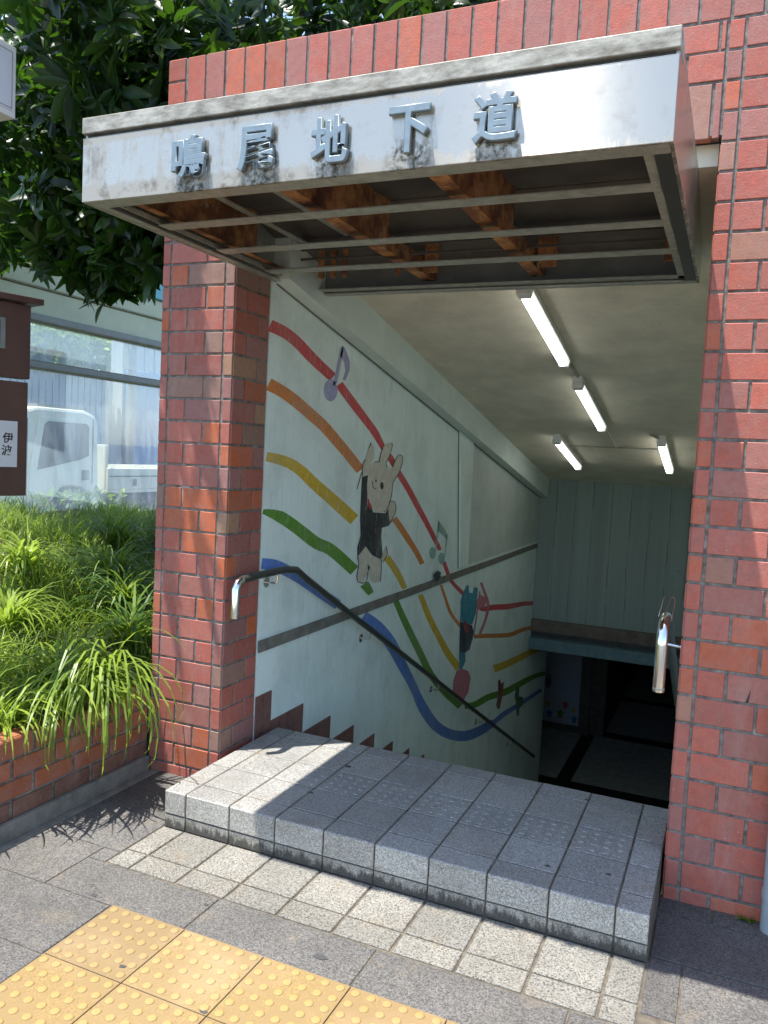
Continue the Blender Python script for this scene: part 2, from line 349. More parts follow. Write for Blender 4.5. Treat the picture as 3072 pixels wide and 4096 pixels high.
def textmesh(body, size, extrude, mat, name, M4, parent, offset=0, bevel=0):
    cu = bpy.data.curves.new(name, 'FONT'); cu.body = body; cu.size = size; cu.extrude = extrude; cu.offset = offset
    cu.align_x = 'CENTER'; cu.align_y = 'CENTER'; cu.bevel_depth = bevel; cu.bevel_resolution = 1; cu.resolution_u = 6
    t = bpy.data.objects.new(name+'_tmp', cu); COL.objects.link(t)
    dg = bpy.context.evaluated_depsgraph_get(); dg.update()
    me = bpy.data.meshes.new_from_object(t.evaluated_get(dg)); me.name = name
    bpy.data.objects.remove(t); bpy.data.curves.remove(cu)
    xs = [v.co.x for v in me.vertices]; ys = [v.co.y for v in me.vertices]
    if xs:
        c = Vector(((min(xs)+max(xs))/2, (min(ys)+max(ys))/2, 0)); sx = size/max(max(xs)-min(xs), 1e-4); sy = size/max(max(ys)-min(ys), 1e-4)
        me.transform(M4 @ Matrix.Diagonal((1, 1, 1, 1)) @ Matrix.Translation(-c))
    me.materials.clear(); me.materials.append(mat)
    ob = bpy.data.objects.new(name, me); COL.objects.link(ob)
    if parent: par(ob, parent)
    return ob
def jit(c, a=.12):
    k = 1 + random.uniform(-a, a); return tuple(x*k for x in c)
BR = [(0.380, 0.096, 0.066)]*4 + [(0.340, 0.119, 0.096)]*4 + [(0.290, 0.130, 0.119)]*3 + [(0.440, 0.107, 0.040)]*3 + [(0.270, 0.158, 0.119)]*2 + [(0.330, 0.192, 0.113)]*1 + [(0.420, 0.124, 0.090)]*3
PK = [(.45, .112, .074)]*6 + [(.41, .120, .088)]*5 + [(.36, .132, .105)]*4 + [(.48, .118, .058)]*3 + [(.36, .175, .12)]*1
BR = BR + [(.36, .10, .075)]*4
def bc(): return jit(random.choice(BR), .13)
def bp_(): return jit(random.choice(PK), .11)

# ------------------------------------------------------------------ ground and paving
g = MB(); g.face([(-300, -300, -.06), (.03, -300, -.06), (.03, 300, -.06), (-300, 300, -.06)]).face([(.03, -300, -.06), (300, -300, -.06), (300, .02, -.06), (.03, .02, -.06)])
g.face([(2.6, .02, -.06), (300, .02, -.06), (300, 300, -.06), (2.6, 300, -.06)]).face([(.03, 18.25, -.06), (2.6, 18.25, -.06), (2.6, 300, -.06), (.03, 300, -.06)])
struct(g.build('ground', M['asphalt']))
g = MB(); g.box(.03, 6.2, -6.5, .02, -.055, -.0045); struct(g.build('pavement_bed', M['grout']))
def slabs(mb, cells, h, jt, tintf, bev=.0022):
    for x0, x1, y0, y1 in cells:
        mb.tile((0, 0, 0), (1, 0, 0), (0, 1, 0), (0, 0, 1), x0+jt/2, x1-jt/2, y0+jt/2, y1-jt/2, h, bev, tintf())
tg = lambda: (lambda k, w: (k*w, k, k/w))(random.uniform(.84, 1.10), random.uniform(.99, 1.012))
sl = MB(); cells = []
ys = [-.105, -.41, -.715, -1.02, -1.325, -1.63, -1.935, -2.24, -2.545, -2.85, -3.155, -3.46, -3.765, -4.07, -4.375]
for r in range(len(ys)-1):
    y1, y0 = ys[r], ys[r+1]; off = .39 if r % 2 == 0 else .08
    
    x = off - .615*2
    while x < 6:
        a, b = max(x, .075), min(x+.615, 6.1); x += .615
        if b - a < .04: continue
        segs = [(a, b)]
        if y0 < -1.02 + .01 and y0 > -2.6: # tactile area removed
            segs = [(p, min(q, .7)) for p, q in segs if p < .69] + [(max(p, 6.0), q) for p, q in segs if q > 6.0]
        if r <= 2: # step + apron area removed
            ns = []
            for p, q in segs:
                if q > 2.435: ns.append((max(p, 2.435), q))
                if r == 2 and p >= .46 and p < 2.43: pass
            segs = ns
        for p, q in segs:
            if q-p > .04: cells.append((p, q, y0, y1))
cells += [(.078, .468, -.105, .0), (.078, .468, -.41, -.105), (.078, .468, -.715, -.41), (.078, .385, -1.02, -.715), (.385, .468, -.803, -.715),  (2.435, 2.62, -.105, -.0), (2.62, 3.2, -.105, 0)]
for a, b in ((.385, 1.0), (1.0, 1.62), (1.62, 2.245), (2.245, 2.435)): cells.append((a, b, -1.02, -.803))
slabs(sl, cells, .0, .006, tg)
struct(sl.build('pavement', M['slab']))
# apron of cream tiles before the step
ap = MB(); cx = [.470, .578, .795, 1.010, 1.227, 1.444, 1.661, 1.880, 2.100, 2.322, 2.432]; cells = []
for a, b in zip(cx[:-1], cx[1:]): cells += [(a, b, -.683, -.458), (a, b, -.80, -.683)]
slabs(ap, cells, .0015, .010, tg, .003); struct(ap.build('apron_paving', M['cream']))
# raised step
st = thing('entrance_step', 'raised pale stone step tiled with worn bumps, crossed by a slanting canopy shadow', 'step', (1.45, 0, 0))
c_ = MB(); c_.box(.474, 2.432, -.450, .447, -.05, .1565); c_.build('step_core', M['grout'], st)
tp = MB(); ry = [-.458, -.340, -.128, .090, .335, .450]
for a, b in zip(cx[:-1], cx[1:]):
    for i in range(5):
        tp.tile((0, 0, .157), (1, 0, 0), (0, 1, 0), (0, 0, 1), a+.004, b-.004, ry[i]+.004, ry[i+1]-.004, .003+random.uniform(-.0006, .0006), .002, tg())
# worn bumps on the middle row
def dome(mb, cx_, cy_, z, r, h, tint=(1, 1, 1), seg=14):
    b = len(mb.v); rings = [(1, 0), (.93, .45), (.75, .85), (.5, .98)]
    for q, hh in rings:
        for k in range(seg): a = 2*PI*k/seg; mb.v.append((cx_+r*q*math.cos(a), cy_+r*q*math.sin(a), z+h*hh))
    for i in range(len(rings)-1):
        for k in range(seg): mb.f.append((b+i*seg+k, b+i*seg+(k+1)%seg, b+(i+1)*seg+(k+1)%seg, b+(i+1)*seg+k)); mb.t.append(tint)
    mb.f.append(tuple(b+3*seg+k for k in range(seg))); mb.t.append(tint)
for a, b in zip(cx[1:-2], cx[2:-1]):
    for i in range(4):
        for j in range(4): dome(tp, a+.036+.0485*i, -.128+.036+.0485*j, .1595, .012, .0035)
tp.build('step_top', M['steptop'], st)
fr = MB()
for a, b in zip(cx[:-1], cx[1:]):
    fr.tile((0, -.450, 0), (1, 0, 0), (0, 0, 1), (0, -1, 0), a+.003, b-.003, .060, .157, .008, .003, tg())
    fr.tile((0, -.450, 0), (1, 0, 0), (0, 0, 1), (0, -1, 0), a+.003, b-.003, .000, .054, .006, .002, jit((.75, .74, .72)))
for i in range(5):
    fr.tile((.474, 0, 0), (0, 1, 0), (0, 0, 1), (-1, 0, 0), ry[i]+.003, ry[i+1]-.003, .060, .157, .004, .002, tg())
    fr.tile((.474, 0, 0), (0, 1, 0), (0, 0, 1), (-1, 0, 0), ry[i]+.003, ry[i+1]-.003, .0, .054, .003, .002, tg())
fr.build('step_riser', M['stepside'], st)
def gum(x, y, z, r, name='gum_spot'):
    g = MB(); n = 9; pts = [(x+r*random.uniform(.7, 1.25)*math.cos(2*PI*i/n), y+r*random.uniform(.45, .8)*math.sin(2*PI*i/n)) for i in range(n)]
    g.prism(pts, 'z', z, z+.0012); return g.build(name, M['gum'], recalc=True)
# spots on paving
for (x, y, z, r, lab) in [(1.03, .16, .1605, .016, 'black gum stain on the shaded step, nearest the back left'), (1.02, -.18, .1605, .012, 'small dark gum ring on the shaded step beside the sunlit part'),
        (2.27, -.25, .1605, .010, 'small black speck on the step next to its right end'),
        (1.66, -1.10, .0015, .0, ''), (1.475, -.93, .0008, .026, 'dark oval gum stain on grey paving below the cream tiles'), (2.09, .36, .1605, .010, 'tiny dark gum speck at the back edge of the step'),
        (2.06, -.30, .1605, .011, 'small dark gum speck on the right part of the step'),
        (.98, -.86, .0008, .010, 'small dark gum spot on grey paving, left of the cream tiles'), (.60, -1.0, .0008, .012, 'small dark gum spot just above the corner of the yellow tiles'),
        (1.30, -1.31, .0025, .013, 'dark gum spot on a joint of the yellow tactile tiles'), (.96, -1.26, .0025, .012, 'dark grey gum spot on the leftmost yellow tactile tiles'),
        (2.62, -.75, .0008, .012, 'small gum spot on sunlit paving near the right edge')]:
    if r > 0: tag(gum(x, y, z, r), lab, 'gum stain', 'gum stains on the paving')
# tactile paving
tc = MB()
for i in range(-0, 18):
    for j in range(0, 5):
        x0 = .7 + .3085*i; y1 = -1.012 - .3085*j; k = random.uniform(.9, 1.06); t = (k, k*random.uniform(.96, 1.0), k*random.uniform(.86, .98))
        tc.tile((0, 0, 0), (1, 0, 0), (0, 1, 0), (0, 0, 1), x0+.0015, x0+.307, y1-.307, y1-.0015, .002, .0015, t)
        if i < 6:
            for a in range(6):
                for b in range(6): dome(tc, x0+.026+.0515*a, y1-.026-.0515*b, .002, .0150, .0042, t)
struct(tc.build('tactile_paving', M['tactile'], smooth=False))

# ------------------------------------------------------------------ brick entrance
PZ = .105; Z0 = 2.465
def zk(k): return Z0 - k*PZ
ent = thing('brick_entrance', 'red glazed brick entrance wall framing the stairway down, with a soldier course along its top', 'entrance wall', (1.2, .15, 0))
core = MB(); core.box(.004, .416, .004, .300, -.05, 3.405).box(2.446, 3.9, .004, .300, -.05, 3.405).box(.416, 2.446, .004, .300, 2.806, 3.405)
core.build('mortar_core', M['mortar'], ent)
H = .005; J = .0056
pil = MB(); pie = MB(); lin = MB(); rp = random.Random(3)
FO = dict(O=(0, .004, 0), U=(1, 0, 0), W=(0, 0, 1), N=(0, -1, 0))
def ft(mb, u0, u1, w0, w1, fr_=FO, tint=None):
    q = lambda: random.uniform(-.0011, .0009); mb.tile(fr_['O'], fr_['U'], fr_['W'], fr_['N'], u0+J+q(), u1-J+q(), w0+J+q(), w1-J+q(), H+random.uniform(-.0012, .0012), .002, tint or (bp_() if mb is lin else bc()))
SI = dict(O=(.416, 0, 0), U=(0, 1, 0), W=(0, 0, 1), N=(1, 0, 0))     # pillar inner face
SL = dict(O=(.004, 0, 0), U=(0, 1, 0), W=(0, 0, 1), N=(-1, 0, 0))
SP = dict(O=(2.446, 0, 0), U=(0, 1, 0), W=(0, 0, 1), N=(-1, 0, 0))
for k in range(-7, 24):
    z1 = zk(k); z0 = max(zk(k+1), -.02)
    if z1 - z0 < .02: continue
    cl, cr, cp = bc(), bc(), bp_()
    ft(pil, -.001+J*.0, .052, z0, z1, tint=cl); ft(pil, .363, .421, z0, z1, tint=cr)
    if k % 2: segs = [(.052, .260), (.260, .363)]
    else: segs = [(.052, .156), (.156, .363)]
    for a, b in segs: ft(pil, a, b, z0, z1)
    for fr_, cc in ((SI, cr), (SL, cl)):
        if k % 2: ft(pil, .001, .102, z0, z1, fr_, cc); ft(pil, .102, .300, z0, z1, fr_)
        else: ft(pil, .001, .202, z0, z1, fr_, cc); ft(pil, .202, .300, z0, z1, fr_)
    # right pier
    ft(pie, 2.441, 2.499, z0, z1, tint=cp)
    x = 2.499; first = .21 if k % 2 == 0 else .105
    while x < 3.85:
        ft(pie, x, min(x+first, 3.85), z0, z1, tint=bp_()); x += first; first = .21
    if z1 < 2.81:
        if k % 2: ft(pie, .001, .102, z0, z1, SP, cp); ft(pie, .102, .300, z0, z1, SP)
        else: ft(pie, .001, .202, z0, z1, SP, cp); ft(pie, .202, .300, z0, z1, SP)
x = .421
while x < 2.43:  # soldier course over the opening
    ft(lin, x, min(x+.1045, 2.441), 2.79, 2.99); x += .1045
for kk, off in ((-6, 0), (-7, .105)):
    x = .421 - off
    while x < 2.43:
        ft(lin, max(x, .421), min(x+.21, 2.441), zk(kk+1), zk(kk)); x += .21
x = .421
SO = dict(O=(0, 0, 2.806), U=(1, 0, 0), W=(0, 1, 0), N=(0, 0, -1))
while x < 2.43:
    ft(lin, x, min(x+.105, 2.441), .001, .06, SO); x += .105
# soldier course on top
ft(lin, -.001, .105, 3.20, 3.305); ft(lin, -.001, .105, 3.305, 3.411)
x = .110
while x < 3.8: ft(lin, x, x+.1063, 3.20, 3.411); x += .1063
ctop = MB()
x = 0
TO = dict(O=(0, 0, 3.405), U=(1, 0, 0), W=(0, 1, 0), N=(0, 0, 1))
while x < 3.8: ft(lin, x, x+.105, .0, .300, TO); x += .105
pil.build('brick_pillar', M['brick'], ent); pie.build('brick_pier', M['brick'], ent); lin.build('brick_lintel', M['brick'], ent)

# ------------------------------------------------------------------ stairwell
S_ = .199
zc = lambda y: 2.735 - S_*y
lw = thing('stairwell_wall', 'pale painted stairwell wall carrying a rainbow and rabbit mural', 'wall', (.4, 3.5, -1))
w = MB(); w.prism([(.304, 3.0), (.304, -3.0), (7.65, -3.0), (7.65, 2.9)], 'x', .30, .42); w.build('wall_face', M['wall'], lw, recalc=True)
w = MB(); w.hexa([(.4205, .304, 2.447), (.523, .304, 2.447), (.523, 6.6, 2.508-S_*6.6), (.4205, 6.6, 2.508-S_*6.6), (.4205, .304, zc(.304)+.1), (.523, .304, zc(.304)+.1), (.523, 6.6, zc(6.6)+.1), (.4205, 6.6, zc(6.6)+.1)])
w.build('edge_beam', M['soffit'], lw)
w = MB(); w.tube([(.422, .35, 2.437), (.422, 6.6, 2.505-S_*6.6)], .006, 6); w.build('sealant_line', M['ledge'], lw)
w = MB(); w.prism([(.306, .578), (7.0, .575), (7.0, .628), (.306, .640)], 'x', .421, .434); w.build('dado_ledge', M['ledge'], lw, recalc=True, bevel=.004)
w = MB(); w.prism([(3.33, 1.85), (3.72, 1.775), (3.76, .66), (3.53, .66)], 'x', .421, .442); w.build('pilaster_strip', M['white'] if False else M['wall'], lw, recalc=True, bevel=.003)
w = MB(); w.prism([(3.318, 1.856), (3.33, 1.85), (3.53, .66), (3.515, .66)], 'x', .421, .4255); w.build('crack_line', M['ledge'], lw, recalc=True)
w = MB(); w.prism([(3.80, 1.76), (6.59, 1.205), (6.59, .66), (3.80, .66)], 'x', .421, .4225); w.build('darker_wall_area', simple('grey_green_wall', (.50, .55, .51), .7, .12, 3), lw, recalc=True)  # darker grey-green sheet over the wall beyond the pilaster
bgm = bmesh.new(); bmesh.ops.create_icosphere(bgm, subdivisions=3, radius=.05); rb_ = random.Random(2)
for v in bgm.verts: v.co = Vector((v.co.x*.35, v.co.y*1.1, v.co.z*.7))*(1+rb_.uniform(-.28, .28))
bme = bpy.data.meshes.new('crumpled_bag'); bgm.to_mesh(bme); bgm.free(); bme.materials.append(M['gum']); bob = bpy.data.objects.new('crumpled_bag', bme); COL.objects.link(bob); bob.location = (.446, 2.93, .668)
tag(bob, 'small crumpled black bag lying on the grey wall ledge', 'bag')
# skirting tiles following the stairs
sk = MB(); yb = [.304, .459, .812, 1.165, 1.510, 1.856]
while yb[-1] < 6.4: yb.append(yb[-1]+.35)
zt = [.348, .182, .010, -.150, -.312]
while len(zt) < len(yb)-1: zt.append(zt[-1]-.165)
SW = dict(O=(.421, 0, 0), U=(0, 1, 0), W=(0, 0, 1), N=(1, 0, 0))
for i in range(len(yb)-1):
    n = max(1, round((yb[i+1]-yb[i])/.1)); d = (yb[i+1]-yb[i])/n
    for q in range(n): sk.tile(SW['O'], SW['U'], SW['W'], SW['N'], yb[i]+d*q+.002, yb[i]+d*(q+1)-.002, zt[i]-.45, zt[i]-.001, .006, .0015, jit((.16, .072, .058), .2))
sk.build('skirting_tiles', M['skirt'], lw)
